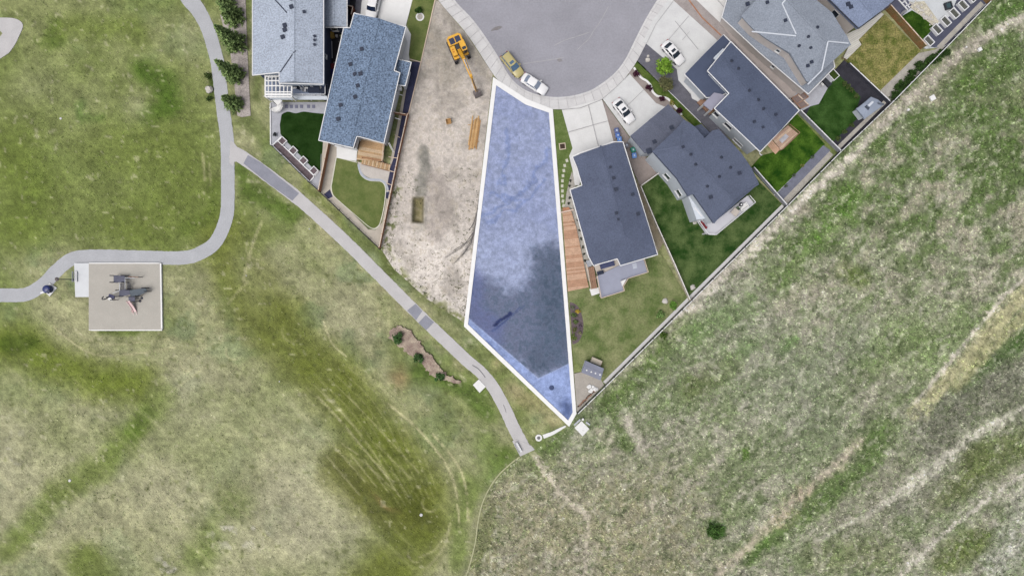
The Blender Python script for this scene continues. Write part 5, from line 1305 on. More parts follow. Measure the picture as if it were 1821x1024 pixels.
car('parked_car', 'white sedan with sunroof parked beside the bright lime tree', 1195, 97.5, (1213, 118), P_WH, L=4.7, sunroof=True, z=.2)
t = thing('pickup_truck', 'white pickup truck on the white driveway beside the steel blue roof', 'truck', (*at(666, 12)[:2], .14), math.atan2(-.97, -.23))
LP = 5.6
car_parts(t, P_WH, L=LP, Wd=2.0, zb=1.05, zt=1.85, cab=(-.9, 1.25), top=(-.7, .75), glass=mat('dark_truck_glass', (30, 44, 72), .1, .05, 2, spec=.5))
for s_ in (-1, 1): MB().box((-1.8, s_ * .93, 1.12), (1.9, .1, .28)).build('bed_side', P_WH, t, local=True)
MB().box((-1.8, 0, 1.1), (1.85, 1.74, .05)).build('tonneau_cover', P_WH, t, local=True)
# excavator, nose towards the bucket
ex_p = at(816, 92)
ex_a = math.atan2(-(171 - 90), (851 - 816))
ex_ = thing('excavator', 'yellow tracked excavator with its boom stretched over bare dirt', 'excavator', (ex_p.x, ex_p.y, .1), ex_a)
for s_ in (-1, 1):
    ring = [(x, z) for x, z in ((-1.55, 0), (1.55, 0), (1.9, .16), (2.02, .42), (1.9, .7), (1.55, .86), (-1.55, .86), (-1.9, .7), (-2.02, .42), (-1.9, .16))]
    m_ = MB(); k = len(ring)
    vs = [(x, s_ * 1.15 + d * .27, z) for d in (-1, 1) for x, z in ring]
    m_.add(vs, [tuple(range(k)), tuple(range(2 * k - 1, k - 1, -1))] + [(i, k + i, k + (i + 1) % k, (i + 1) % k) for i in range(k)])
    tr = m_.build('track', M_RUB, ex_, local=True)
    g = MB()
    for i in range(16): g.box((-1.6 + i * .213, s_ * 1.15, .875), (.12, .56, .04))
    g.build('grouser', M_STEEL, tr, local=True)
MB().box((0, 0, .55), (2.2, 1.8, .5)).lathe([(.7, .7), (.7, 1.0), (.65, 1.02)], (0, 0, 0), 20).build('undercarriage', M_STEEL, ex_, local=True)
MB().prism([(-2.0, -.9), (-1.75, -1.25), (1.5, -1.3), (1.5, 1.3), (-1.75, 1.25), (-2.0, .9)], 1.0, 1.35).build('platform', M_YEL, ex_, local=True)
MB().prism([(-2.15, -.85), (-1.8, -1.26), (-.55, -1.26), (-.55, 1.26), (-1.8, 1.26), (-2.15, .85)], 1.35, 2.15).build('counterweight', M_YEL, ex_, local=True)
for y in (-.52, .5): MB().box((-1.22, y, 2.17), (1.0, .86, .08)).build('engine_cover', mat('dark_cover', (52, 62, 92), .5, .1, 2), ex_, local=True)
MB().box((-1.22, -.5, 2.23), (.3, .14, .16)).build('exhaust', M_BLACK, ex_, local=True)
MB().box((.35, -.85, 1.72), (1.6, .72, .75)).build('fuel_tank', M_YEL, ex_, local=True)
for x in (.1, .5): MB().box((x, -.95, 2.12), (.22, .22, .08)).build('tank_cap', mat('orange_cap', (206, 128, 40), .6), ex_, local=True)
cb = MB().prism([(-.5, .38), (1.15, .38), (1.25, .45), (1.25, 1.2), (1.15, 1.28), (-.5, 1.28)], 1.35, 2.95).build('cab', M_YEL, ex_, local=True)
MB().box((1.27, .83, 2.15), (.04, .66, 1.3)).build('windscreen', M_GLASS, cb, local=True)
MB().box((.85, .83, 2.96), (.46, .66, .05)).build('roof_hatch', M_GLASS, cb, local=True)
MB().box((.3, 1.29, 2.2), (1.2, .04, .9)).build('side_window', M_GLASS, cb, local=True)
MB().box((-.1, -.05, 1.7), (.9, .6, .5)).build('swing_motor', M_BLACK, ex_, local=True)
bm_ = MB()
for a, b, w_, h_ in (((.3, 0, 1.6), (2.9, 0, 3.9), .5, .5), ((2.8, 0, 3.85), (5.9, 0, 3.3), .48, .44)): bm_.beam(a, b, w_, h_)
boom = bm_.build('boom', M_YEL, ex_, local=True)
cy = MB()
for s_ in (-.34, .34): cy.tube((1.0, s_, 1.3), (2.6, s_, 3.2), .09); cy.tube((2.0, s_, 2.5), (2.9, s_, 3.55), .06)
cy.tube((3.0, 0, 4.25), (4.6, 0, 4.05), .11); cy.tube((4.4, 0, 4.08), (6.0, 0, 3.85), .06)
cy.build('hydraulic_cylinder', M_GREYM, boom, local=True)
MB().beam((5.6, 0, 3.7), (7.7, 0, 1.3), .32, .42).box((5.75, 0, 3.75), (.5, .3, .5)).build('stick', M_YEL, ex_, local=True)
MB().tube((6.2, 0, 3.5), (7.5, 0, 1.95), .09).beam((7.5, 0, 1.9), (8.1, 0, 1.2), .2, .14).build('bucket_linkage', M_STEEL, ex_, local=True)
bk = MB()
pr = [(7.5, 1.35), (8.1, 1.3), (8.55, .85), (8.5, .3), (8.1, .0), (7.7, .15), (8.05, .25), (8.3, .5), (8.2, .85), (7.7, 1.05)]
vs = [(x, d * .6, z) for d in (-1, 1) for x, z in pr]; k = len(pr)
T = tris([(x, z) for x, z in pr])
bk.add(vs, [tuple(t_) for t_ in T] + [tuple(i + k for i in t_[::-1]) for t_ in T] + [(i, (i + 1) % k, k + (i + 1) % k, k + i) for i in range(k)])
for s_ in (-.58, .58): bk.prism([(7.55, s_ - .03), (8.5, s_ - .03), (8.5, s_ + .03), (7.55, s_ + .03)], .15, 1.2)
b_ = bk.build('bucket', M_STEEL, ex_, local=True)
for i in range(5): MB().box((7.62, -.48 + i * .24, .1), (.22, .09, .08)).build('tooth', M_STEEL, b_, local=True)

# ------------------------------------------------------------------ things on the building site
ls = thing('lumber_stack', 'loose stack of long pale planks lying on the building site', 'lumber', at(843, 237))
rn = random.Random(2)
for i in range(13):
    lay = i // 7
    x = 837 + (i % 7) * 2.1 + rn.uniform(-.6, .6); dy = rn.uniform(-4, 5)
    MB().beam(at(x + 4.5 + rn.uniform(-1, 1), 210 + dy, .17 + lay * .1), at(x - 3 + rn.uniform(-1, 1), 262 + dy, .17 + lay * .1), .17, .09).build('plank', M_LUMB if i % 3 else M_LUMB2, ls)
for y in (222, 250): MB().beam(at(832, y, .09), at(852, y + 2, .09), .09, .09).build('bearer', M_LUMB2, ls)
cr = thing('wooden_crate', 'small open wooden crate on the dirt left of the planks', 'crate', at(798, 217), .2)
for dx, dy, sx, sy in ((0, .42, .8, .05), (0, -.42, .8, .05), (.4, 0, .05, .8), (-.4, 0, .05, .8)):
    for z in (.2, .42): MB().box((dx, dy, z + .05), (sx, sy, .18)).build('slat', M_LUMB, cr, local=True)
MB().box((0, 0, .12), (.75, .78, .06)).build('base', M_LUMB2, cr, local=True)
bp = thing('dead_branches', 'spread of bare grey branches beside the left white band', 'branches', at(830, 430))
for pts in (((851, 355), (846, 400), (838, 425), (818, 442), (792, 458)), ((848, 380), (842, 420), (826, 448), (808, 468)), ((846, 395), (838, 432), (822, 455)), ((844, 410), (828, 432), (806, 446)), ((850, 370), (843, 395), (834, 410))):
    b = MB()
    for i in range(len(pts) - 1): b.tube(at(*pts[i], .14 + .05 * (i % 2)), at(*pts[i + 1], .14 + .05 * ((i + 1) % 2)), .07 - i * .013, .057 - i * .013, 6)
    b.build('branch', mat('grey_bark', (128, 124, 122), .9, .15, 4), bp)
# ------------------------------------------------------------------ bins and clutter
def bin_(label, px, py, c, rz, name='wheelie_bin'):
    t = thing(name, label, 'bin', (*at(px, py)[:2], .13), rz)
    m_ = mat('bin_plastic_%d_%d_%d' % c, c, .5, .06, 3)
    MB().add([(-.26, -.3, .06), (.26, -.3, .06), (.26, .3, .06), (-.26, .3, .06), (-.36, -.38, .95), (.36, -.38, .95), (.36, .38, .95), (-.36, .38, .95)], [(0, 3, 2, 1), (4, 5, 6, 7), (0, 1, 5, 4), (1, 2, 6, 5), (2, 3, 7, 6), (3, 0, 4, 7)]).build('body', m_, t, local=True)
    l = MB().add([(-.39, -.42, .96), (.39, -.42, .96), (.39, .42, .96), (-.39, .42, .96), (-.28, -.3, 1.06), (.28, -.3, 1.06), (.28, .3, 1.06), (-.28, .3, 1.06)], [(0, 3, 2, 1), (4, 5, 6, 7), (0, 1, 5, 4), (1, 2, 6, 5), (2, 3, 7, 6), (3, 0, 4, 7)]).build('lid', m_, t, local=True)
    MB().box((0, .02, 1.075), (.2, .26, .02)).build('lid_label', mat('pale_print', (206, 220, 240), .6), l, local=True)
    for s_ in (-.3, .3): MB().tube((s_ - .03, .34, .12), (s_ + .03, .34, .12), .12, n=12).build('wheel', M_RUB, t, local=True)
    MB().beam((-.3, .45, .95), (.3, .45, .95), .04, .04).build('handle', m_, t, local=True)
bin_('dull blue wheelie bin nearest the road beside the driveway', 1095, 235, (104, 116, 160), .1)
bin_('blue wheelie bin between two other blue bins', 1097, 243.5, (96, 130, 200), .15)
bin_('bright blue wheelie bin touching the slate roof corner', 1100, 250.5, (112, 158, 232), .1)
bin_('green wheelie bin beside the brown paved wedge', 1124, 269, (52, 134, 118), .4)
bin_('light blue wheelie bin just below the green bin', 1126, 279, (120, 160, 226), .15)
bin_('small grey bin left of the green bin', 1113, 261, (120, 118, 126), .5)
def crate(label, px, py, s_, c, z=0.0, name='storage_box', cat='box'):
    t = thing(name, label, cat, (*at(px, py)[:2], z), .15)
    m_ = mat('box_%d_%d_%d' % c, c, .7, .08, 3)
    MB().box((0, 0, s_[2] / 2 + .02), s_).build('body', m_, t, local=True)
    MB().box((0, 0, s_[2] + .05), (s_[0] * 1.06, s_[1] * 1.06, .07)).build('lid', m_, t, local=True)
crate('yellow storage box in the dark gap between two houses', 592, 65, (.7, .9, .8), (190, 158, 80))
crate('small white box in the dark gap near the yellow box', 600, 66, (.35, .35, .5), (210, 206, 210))
crate('pale green tub in the dark gap beside the steel blue roof', 607.5, 66, (.35, .35, .4), (176, 186, 150))
crate('red box at the lower end of the dark gap between houses', 594, 120, (.7, .8, .6), (120, 40, 48))
crate('long dark blue box at the bottom of the dark gap', 593, 132, (.5, 1.2, .6), (34, 44, 110))
crate('small white tub above the red box in the dark gap', 597, 114, (.35, .35, .4), (214, 214, 216))
setp(MB().beam(at(590, 74, .1), at(591, 104, .1), .14, .15).build('pipe_run', M_PATIO), 'thin pale strip lying along the dark gap', 'pipe')
t = thing('planter_box', 'square brown planter with pale frame on the strip of lawn', 'planter', (*at(1000, 261)[:2], .0), .12)
for dx, dy, sx, sy in ((0, .48, 1.1, .14), (0, -.48, 1.1, .14), (.48, 0, .14, .82), (-.48, 0, .14, .82)): MB().box((dx, dy, .15), (sx, sy, .36)).build('side_board', mat('pale_timber', (214, 200, 180), .9), t, local=True)
MB().box((0, 0, .14), (.8, .8, .28)).build('soil', mat('dark_soil', (76, 64, 56), 1, .2, 5), t, local=True)
for i, (x, y) in enumerate(((1008, 286), (1004, 295), (1002.5, 304), (1001, 313), (1000, 322), (999.5, 331), (1000, 340), (1000, 349), (1001, 358), (1002, 366))):
    p = at(x, y); a = .3 - i * .06
    setp(MB().prism([(p.x + (dx * math.cos(a) - dy * math.sin(a)), p.y + (dx * math.sin(a) + dy * math.cos(a))) for dx, dy in ((-.22, -.26), (.2, -.28), (.23, .25), (-.2, .27))], 0, .2).build('stepping_stone', mat('pale_paver', (206, 206, 190), .95, .06, 3)), ORD[i] + ' pale stepping stone beside the blue lot, counted from the driveway', 'stepping stone', 'stepping stones beside the blue lot')
for i in range(8):
    for j in range(2):
        x, y = 1226 + i * 3.7 + j * 3.2, 186 + i * 4.6 - j * 2.8
        if i > 0 and j == 1 and i > 1: continue
        p = at(x, y)
        setp(MB().prism([(p.x + (dx - dy) * .7, p.y + (dx + dy) * .7) for dx, dy in ((-.2, -.22), (.2, -.22), (.2, .22), (-.2, .22))], 0, .2).build('stepping_stone', mat('grey_paver', (176, 178, 188), .95, .06, 3)), (ORD[i] + ' grey stepping stone on the dark gravel, counted from the walkway') if j == 0 else (ORD[i] + ' of the two extra grey stones beside the walkway on dark gravel'), 'stepping stone', 'stepping stones by the porch')
def rock(label, px, py, r, seed, m=None, group=None, z=.0):
    rn = random.Random(seed); bm = bmesh.new(); bmesh.ops.create_icosphere(bm, subdivisions=2, radius=r)
    for v in bm.verts: v.co *= rn.uniform(.78, 1.1); v.co.z *= .6
    me = bpy.data.meshes.new('rock'); bm.to_mesh(me); bm.free(); me.materials.append(m or M_ROCK)
    o = link('rock', me); o.location = (*at(px, py)[:2], r * .4 + z)
    return setp(o, label, 'rock', group)
rock('white boulder on the dark gravel left of the lime tree', 1151, 108, .45, 1, z=.15)
rock('small pale rock above the white boulder on dark gravel', 1152, 101, .25, 2, z=.15)
rock('grey boulder near the lower fence corner of the mottled lawn', 1231, 511, .5, 5)
rock('pale boulder beside the bright green bush at the fence', 1182, 535, .55, 6)
rock('tan boulder at the left corner of the white balcony', 1235, 396, .4, 7)
for i in range(46):
    rn = random.Random(i); k = rn.random(); x = 1622 + 38 * k + rn.uniform(-7, 7); y = 8 + 36 * k + rn.uniform(-7, 7)
    rock('pale cobble in the band of loose stones beside the lush lawn', x, y, rn.uniform(.12, .26), i + 20, group='cobbles beside the lush lawn', z=.2)
for i in range(9):
    rn = random.Random(i + 90)
    rock('white block in the rubble pile by the field fence', 1050 + rn.uniform(-5, 12), 692 + rn.uniform(-7, 5), rn.uniform(.2, .42), i + 70, M_SLABW, 'white rubble by the fence', z=.15)
for i, k in enumerate((0, 1, 2, 3, 4, 5)):
    x, y = 1646 + k * 15.4, 70 - k * 14.2
    if i == 0: x, y = 1647, 76
    t = thing('raised_planter', ['raised white planter nearest the rusty fence', 'second raised white planter from the rusty fence', 'third raised white planter from the rusty fence', 'fourth raised white planter from the rusty fence', 'fifth raised white planter from the rusty fence', 'sixth raised white planter from the rusty fence'][i], 'planter', (*at(x, y)[:2], .0), math.radians(-48), 'raised planters on charcoal pavers')
    for dx, dy, sx, sy in ((0, .5, 1.72, .12), (0, -.5, 1.72, .12), (.8, 0, .12, .88), (-.8, 0, .12, .88)): MB().box((dx, dy, .45), (sx, sy, .9)).build('side_board', M_TRIM, t, local=True)
    MB().box((0, 0, .35), (1.46, .86, .7)).build('soil', mat('grey_green_soil', (96, 98, 92), 1, .2, 5), t, local=True)
t = thing('fire_pit', 'square black fire pit on the pale patio at top right', 'fire pit', (*at(1683, 13)[:2], .2), .3)
for dx, dy, sx, sy in ((0, .5, 1.2, .2), (0, -.5, 1.2, .2), (.5, 0, .2, .8), (-.5, 0, .2, .8)): MB().box((dx, dy, .25), (sx, sy, .5)).build('side_block', M_BLACK, t, local=True)
MB().box((0, 0, .2), (.78, .78, .36)).build('ember_bed', mat('teal_glass_chips', (62, 86, 92), .5, .3, 8), t, local=True)

# ------------------------------------------------------------------ sheds, pads, park furniture
sh = thing('garden_shed', 'small grey hip roofed shed in the corner of the plush lawn', 'shed', at(1547, 194))
zf, W, ro = roof(sh, [(1523, 194), (1548, 173), (1572, 186), (1537, 212)], 2.2, ((1541, 190), (1556, 186)), .35, (True, True), mat('shed_roof_grey', (150, 160, 178), .8, .08, 1), None, wall=M_WALLG, over=.2)
MB().prism([at(*p, 2.9) for p in ((1543, 187), (1551, 180), (1554, 182), (1546, 190))], 2.6, 2.95).build('skylight', M_VALLEY, ro)
MB().prism([at(*p, 2.8) for p in ((1538, 190), (1541, 187), (1547, 192), (1544, 196))], 2.4, 2.85).build('roof_panel', mat('dark_panel', (70, 78, 92), .6), ro)
s2 = thing('garden_shed', 'grey flat roofed shed with four white dots near the blue lot', 'shed', at(1054, 658))
zf, W, ro = roof(s2, [(1041, 641), (1074, 655), (1068, 676), (1034, 662)], 2.1, ((1038, 651), (1071, 665)), .1, (False, False), mat('shed_roof_slate', (138, 142, 160), .8, .05, 1), None, wall=M_WALLG, over=.15)
for x, y in ((1043.5, 658), (1051.5, 661), (1059, 663.5), (1067, 666)):
    p = at(x, y, 2.2); MB().lathe([(.13, 0), (.13, .12), (.02, .16)], (p.x, p.y, zf(p.x, p.y) - .02), 10).build('roof_light', M_WHITE, ro)
b = thing('storage_chest', 'beige storage chest behind the grey shed', 'chest', (*at(1059.5, 641.5)[:2], 0), -.4)
MB().box((0, 0, .4), (1.75, .8, .8)).build('body', mat('beige_chest', (196, 186, 170), .8), b, local=True)
MB().box((0, 0, .84), (1.85, .9, .08)).build('lid', mat('beige_chest_lid', (206, 196, 180), .8), b, local=True)
MB().box((.95, 0, .6), (.06, .6, .5)).build('side_panel', M_WOODB, b, local=True)
fw = thing('firewood_pile', 'pile of split logs along the fence below the grey shed', 'firewood', at(1050, 705))
rn = random.Random(9)
for i in range(16):
    x = 1030 + i * 1.9; y = 722 - i * 1.9
    p = at(x + rn.uniform(-1, 1), y + rn.uniform(-2, 0)); a = rn.uniform(.4, 1.2)
    MB().tube((p.x - .35 * math.cos(a), p.y - .35 * math.sin(a), .24), (p.x + .35 * math.cos(a), p.y + .35 * math.sin(a), .24), .13, .11, 8).build('log', M_WOODB if i % 2 else mat('dark_log', (92, 80, 74), .9, .2, 4), fw)
def pad(name, label, pts, h, cat): return setp(MB().prism([at(*p) for p in pts], -.03, h).build(name, M_SLABW), label, cat)
pad('concrete_pad', 'white square concrete pad beside the bend of the path', [(841, 684), (851.5, 674), (864, 687), (853, 698)], .12, 'pad')
pb = thing('picnic_pad', 'white square picnic pad with benches below the tip of the blue lot', 'picnic pad', at(1035, 761))
MB().prism([at(*p) for p in ((1021.5, 760), (1034, 748), (1048, 762), (1036, 775))], -.03, .13).build('slab', M_SLABW, pb)
for a, b in (((1021, 756), (1032, 745.5)), ((1042, 750.5), (1049, 755))):
    MB().beam(at(*a, .48), at(*b, .48), .28, .07).build('bench_seat', M_GREYM, pb)
    for k in (.2, .8):
        q = at(a[0] + (b[0] - a[0]) * k, a[1] + (b[1] - a[1]) * k); MB().box((q.x, q.y, .22), (.1, .22, .46), rz=.8).build('bench_leg', M_GREYM, pb)
MB().tube(at(1036.5, 745.5, 0), at(1036.5, 745.5, .9), .22, .2, 12).build('litter_bin', M_SLABW, pb)
def bench(label, px, py, rz, L=1.8):
    t = thing('park_bench', label, 'bench', (*at(px, py)[:2], .1), rz)
    for i in range(3): MB().box((0, -.16 + i * .16, .45), (L, .13, .04)).build('seat_slat', M_TRIM, t, local=True)
    for i in range(2): MB().box((0, .3 + i * .03, .62 + i * .17), (L, .04, .13)).build('back_slat', M_GREYM, t, local=True)
    for s_ in (-1, 1): MB().box((s_ * (L / 2 - .2), 0, .215), (.07, .45, .43)).box((s_ * (L / 2 - .2), .28, .55), (.07, .06, .6)).build('leg', M_GREYM, t, local=True)
bench('pale park bench on the concrete pad left of the playground', 138, 492, math.radians(90))
bench('white park bench at the dead end of the path', 922, 794, math.radians(118))
lp = thing('lamp_post', 'slim dark lamp post beside the playground bench', 'lamp post', at(132, 497))
p0 = at(132, 497)
MB().tube((p0.x, p0.y, 0), (p0.x, p0.y, 4.3), .1, .06, 10).build('pole', M_BLACK, lp)
MB().lathe([(.16, 0), (.16, .12), (.1, .2)], p0, 12).build('base', M_BLACK, lp)
MB().lathe([(.08, 4.2), (.3, 4.3), (.34, 4.42), (.18, 4.55), (.03, 4.6)], p0, 14).build('lamp_head', M_STEEL, lp)
MB().lathe([(.2, 4.22), (.26, 4.3), (.02, 4.3)], p0, 12).build('lens', M_TRIM, lp)
kb = thing('recycling_bin', 'dark blue domed bin on a white diamond pad beside the path', 'bin', at(89, 514))
MB().prism([at(*p) for p in ((79, 517), (89, 503), (102, 512), (89, 527))], -.03, .15).build('pad', M_SLABW, kb)
p0 = at(89, 514)
MB().lathe([(.66, .15), (.68, .8), (.62, 1.0), (.42, 1.12), (.1, 1.18)], p0, 20).build('drum', mat('navy_plastic', (30, 48, 112), .4, .1, 2, spec=.4), kb)
MB().box((p0.x + .45, p0.y - .4, 1.0), (.5, .5, .3), rz=.7).build('hatch', mat('navy_dark', (22, 32, 76), .4), kb)
MB().beam(at(73, 521, .3), at(80, 519, .3), .3, .3).build('side_step', M_TRIM, kb)
rp = thing('access_ramp', 'small white ramp lip on the left edge of the playground sand', 'ramp', at(167, 517))
MB().add([(*at(162, 514)[:2], .25), (*at(162, 520)[:2], .25), (*at(174, 518)[:2], .07), (*at(174, 516)[:2], .07), (*at(162, 514)[:2], 0), (*at(162, 520)[:2], 0)], [(0, 1, 2, 3), (0, 4, 5, 1), (0, 3, 4), (1, 5, 2)]).build('ramp_plate', M_WHITE, rp)
for i, (x, y, r_) in enumerate(((108, 211, .2), (124, 854, .24), (749, 915, .26), (550, 407, .1), (497, 678, .11), (438, 490, .1))):
    setp(MB().lathe([(r_, -.05), (r_, .05), (r_ * .6, .08), (.02, .09)], at(x, y), 14).build('valve_cover', M_CONC), ['round white valve cover in the upper left grass', 'round pale valve cover in the lower left grass', 'round white valve cover at the end of the dark green band', 'tiny white cap in the grass beside the branch path', 'tiny white cap in the pale grass left of the green band', 'tiny white cap in the grass below the path junction'][i], 'valve cover')
for i, (x, y, s_) in enumerate(((1657, 175, .8), (1741, 89, .55), (1614, 196, .35), (1717, 85, .2))):
    p = at(x, y); setp(MB().box((p.x, p.y, .12), (s_, s_, .34), rz=.5).box((p.x, p.y, .3), (s_ * 1.08, s_ * 1.08, .05), rz=.5).build('utility_lid', M_SLABW), ['larger white utility box in the field below the hedge', 'white utility box in the field near the top right fence', 'small white utility box in the field beside the shed corner', 'tiny white utility cap in the field near the raised planters'][i], 'utility box')
# play structure
ps = thing('play_structure', 'grey playground climbing frame with stairs, decks and a pink slide', 'play structure', at(228, 520))
M_PLAY = mat('play_deck_grey', (96, 98, 116), .7, .08, 2); M_PDK = mat('play_dark', (44, 46, 62), .6, .1, 2)
def plat(pts, z, nm='platform', m_=None, h=.12):
    MB().prism([at(*p, z) for p in pts], z - h, z).build(nm, m_ or M_PLAY, ps)
plat([(202, 490), (222, 490), (222, 502), (202, 502)], 1.5)
plat([(212, 516), (230, 514), (232, 524), (212, 527)], 1.5)
plat([(230, 516), (258, 512), (262, 518), (246, 526), (232, 527)], 1.5, m_=mat('play_slate', (92, 102, 112), .7, .08, 2))
plat([(228, 527), (240, 528), (240, 536), (229, 535)], 1.2)
for i in range(6): plat([(214, 503.5 + i * 2), (221.5, 503.5 + i * 2), (221.5, 505 + i * 2), (214, 505 + i * 2)], 1.45, 'bridge_slat', M_PDK, .06)
for i in range(6): plat([(226, 503 + i * 2), (232, 503 + i * 2), (232, 504.2 + i * 2), (226, 504.2 + i * 2)], 1.3 - i * .12, 'stair_tread', M_PDK, .06)
for x0, y0, x1, y1 in ((222.5, 496, 222.5, 514), (213, 503, 213, 516), (222, 494, 240, 494), (200, 522, 214, 516)): MB().beam(at(x0, y0, 2.3), at(x1, y1, 2.3), .08, .08).build('guard_rail', M_GREYM, ps)
for x, y in ((202, 490), (222, 490), (222, 502), (202, 502), (212, 516), (230, 515), (212, 527), (231, 527), (258, 512), (262, 518), (246, 526), (240, 536), (196, 528), (203, 533)):
    p = at(x, y, 1.5); MB().tube((p.x, p.y, 0), (p.x, p.y, 2.6), .07, n=8).build('post', M_PDK, ps)
arch = MB(); pa = None
for i in range(13):
    a = math.pi * i / 12; q = at(198 + 5 * math.cos(a), 527 + 5 * math.sin(a), 0); q = Vector((q.x, q.y, 1.4 + .9 * math.sin(a)))
    if pa is not None: arch.beam(pa, q, .16, .1)
    pa = q
arch.build('climbing_arch', M_PDK, ps)
MB().beam(at(193, 527, 1.2), at(197, 534, .3), .7, .08).build('entry_panel', M_WHITE, ps)
MB().beam(at(194, 525, 1.6), at(204, 529, 1.6), .5, .3).build('steering_panel', mat('navy_panel', (40, 44, 92), .5), ps)
M_SL = mat('pink_slide', (238, 206, 206), .35, .04, 1, spec=.5)
prs = None; sl = MB()
for i in range(9):
    k = i / 8; q = at(236 + 6.5 * math.sin(k * 1.6), 535 + 24 * k, 0); q = Vector((q.x, q.y, 1.15 * (1 - k) ** 1.4 + .18))
    if prs is not None:
        sl.beam(prs, q, .5, .05)
        for s_ in (-.28, .28): sl.beam(prs + Vector((s_, 0, .1)), q + Vector((s_, 0, .1)), .06, .22)
    prs = q
sl.build('slide', M_SL, ps)
MB().beam(at(233.5, 538, .9), at(236, 558, .15), .12, .2).build('slide_rail', mat('rose_rail', (198, 150, 146), .5), ps)
for x, y in ((254, 530), (251, 535)):
    p = at(x, y); MB().lathe([(.22, 0), (.24, .35), (.18, .4), (.02, .42)], p, 12).build('stepping_pod', M_PDK, ps)
MB().beam(at(228, 492, 1.8), at(246, 493, 1.8), .12, .08).build('balance_bar', M_WOODB, ps)
for x in (229, 245): p = at(x, 492.5, 1.8); MB().tube((p.x, p.y, 0), (p.x, p.y, 1.8), .06, n=8).build('post', M_PDK, ps)
# ------------------------------------------------------------------ trees and shrubs
M_LEAF = attr_mat('leaf', fine=.12, fscale=3, bump=0, rough=.8)
M_BARK = mat('bark', (96, 84, 74), .95, .15, 4)
def leaves(name, parent, centres, sizes, cols, seed, local=True):
    rs = np.random.RandomState(seed); n = len(centres)
    c = np.asarray(centres); s_ = np.asarray(sizes)[:, None]
    a = rs.normal(size=(n, 3)); a /= np.linalg.norm(a, axis=1)[:, None]
    a[:, 2] *= .5; b = np.cross(a, rs.normal(size=(n, 3))); b /= np.linalg.norm(b, axis=1)[:, None]
    V = np.stack([c - a * s_, c + b * s_ * .5, c + a * s_, c - b * s_ * .5], 1).astype(np.float32)
    me = bpy.data.meshes.new(name)
    me.vertices.add(4 * n); me.vertices.foreach_set('co', V.ravel())
    me.loops.add(4 * n); me.loops.foreach_set('vertex_index', np.arange(4 * n, dtype=np.int32))
    me.polygons.add(n); me.polygons.foreach_set('loop_start', np.arange(0, 4 * n, 4, dtype=np.int32))
    me.update(calc_edges=True)
    set_col(me, np.repeat(alb(np.clip(cols, 0, 255)), 4, 0))
    me.materials.append(M_LEAF)
    return link(name, me, parent, local)
def leafy(name, label, px, py, h, r, c1, c2, seed, n=1400, trunk=.35, cat='tree', leaf=.17, group=None, flat=1.0, z=.0):
    t = thing(name, label, cat, (*at(px, py)[:2], z), 0, group)
    rs = np.random.RandomState(seed); rn = random.Random(seed)
    tb = MB(); th = h * trunk
    tb.tube((0, 0, -.05), (0, 0, th), .035 * h + .02, .022 * h + .015, 8)
    cl = []
    k = 9 if n > 500 else 6
    for i in range(k * 2):
        a = rn.uniform(0, 6.28); rr = r * rn.uniform(.25, .74); zz = th + (h - th) * rn.uniform(.15, .8)
        e = Vector((rr * math.cos(a), rr * math.sin(a), zz)); cl.append((e, r * rn.uniform(.26, .46)))
        tb.tube((0, 0, th * .85), e, .014 * h + .008, .006 * h, 5)
    cl.append((Vector((0, 0, h * .84)), r * .4))
    tb.build('trunk', M_BARK, t, local=True)
    C = []; CC = []
    for e, cr in cl:
        m_ = n // len(cl)
        d = rs.normal(size=(m_, 3)); d /= np.linalg.norm(d, axis=1)[:, None]
        q = d * cr * rs.uniform(.35, 1.05, (m_, 1)); q[:, 2] *= .75 * flat
        C.append(q + np.array(e)); kk = rs.uniform(0, 1) * .5 + rs.uniform(0, .5, (m_, 1))
        CC.append((np.asarray(c1) * (1 - kk) + np.asarray(c2) * kk) * rs.uniform(.8, 1.2, (m_, 1)))
    C = np.concatenate(C); C[:, 2] = np.maximum(C[:, 2], .08)
    leaves('crown', t, C, rs.uniform(.6, 1.3, len(C)) * leaf, np.concatenate(CC), seed)
    return t
def spruce(label, px, py, h, r, seed, group=None):
    t = thing('spruce_tree', label, 'tree', at(px, py), 0, group)
    rs = np.random.RandomState(seed); rn = random.Random(seed)
    tb = MB().tube((0, 0, -.05), (0, 0, h * .96), .16, .02, 8)
    C, S_, CC = [], [], []
    z = .5
    while z < h * .98:
        f = 1 - z / h; R = r * (f ** .8) * rn.uniform(.88, 1.1) + .08
        nb = max(4, int(5 + 7 * f)); a0 = rn.uniform(0, 6.28)
        for i in range(nb):
            a = a0 + 6.28 * i / nb + rn.uniform(-.2, .2); L = R * rn.uniform(.75, 1.15); dr = rn.uniform(.1, .28)
            tb.tube((0, 0, z), (L * .9 * math.cos(a), L * .9 * math.sin(a), z - dr * L), .022, .006, 4)
            m_ = int(7 + 16 * L)
            u = rs.uniform(.12, 1, m_) ** .75
            w_ = rs.normal(0, .13, m_) * (1.15 - u) * L * 1.4 + rs.normal(0, .05, m_)
            x = u * L * math.cos(a) - w_ * math.sin(a); y = u * L * math.sin(a) + w_ * math.cos(a)
            zz = z - dr * u * L + rs.normal(0, .05, m_)
            C.append(np.stack([x, y, zz], -1)); S_.append(rs.uniform(.13, .26, m_))
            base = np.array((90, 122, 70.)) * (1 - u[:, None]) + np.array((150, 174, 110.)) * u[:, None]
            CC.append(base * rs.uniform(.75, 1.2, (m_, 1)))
        z += rn.uniform(.26, .38)
    tb.build('trunk', M_BARK, t, local=True)
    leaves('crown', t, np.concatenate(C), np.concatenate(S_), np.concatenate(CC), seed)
    return t
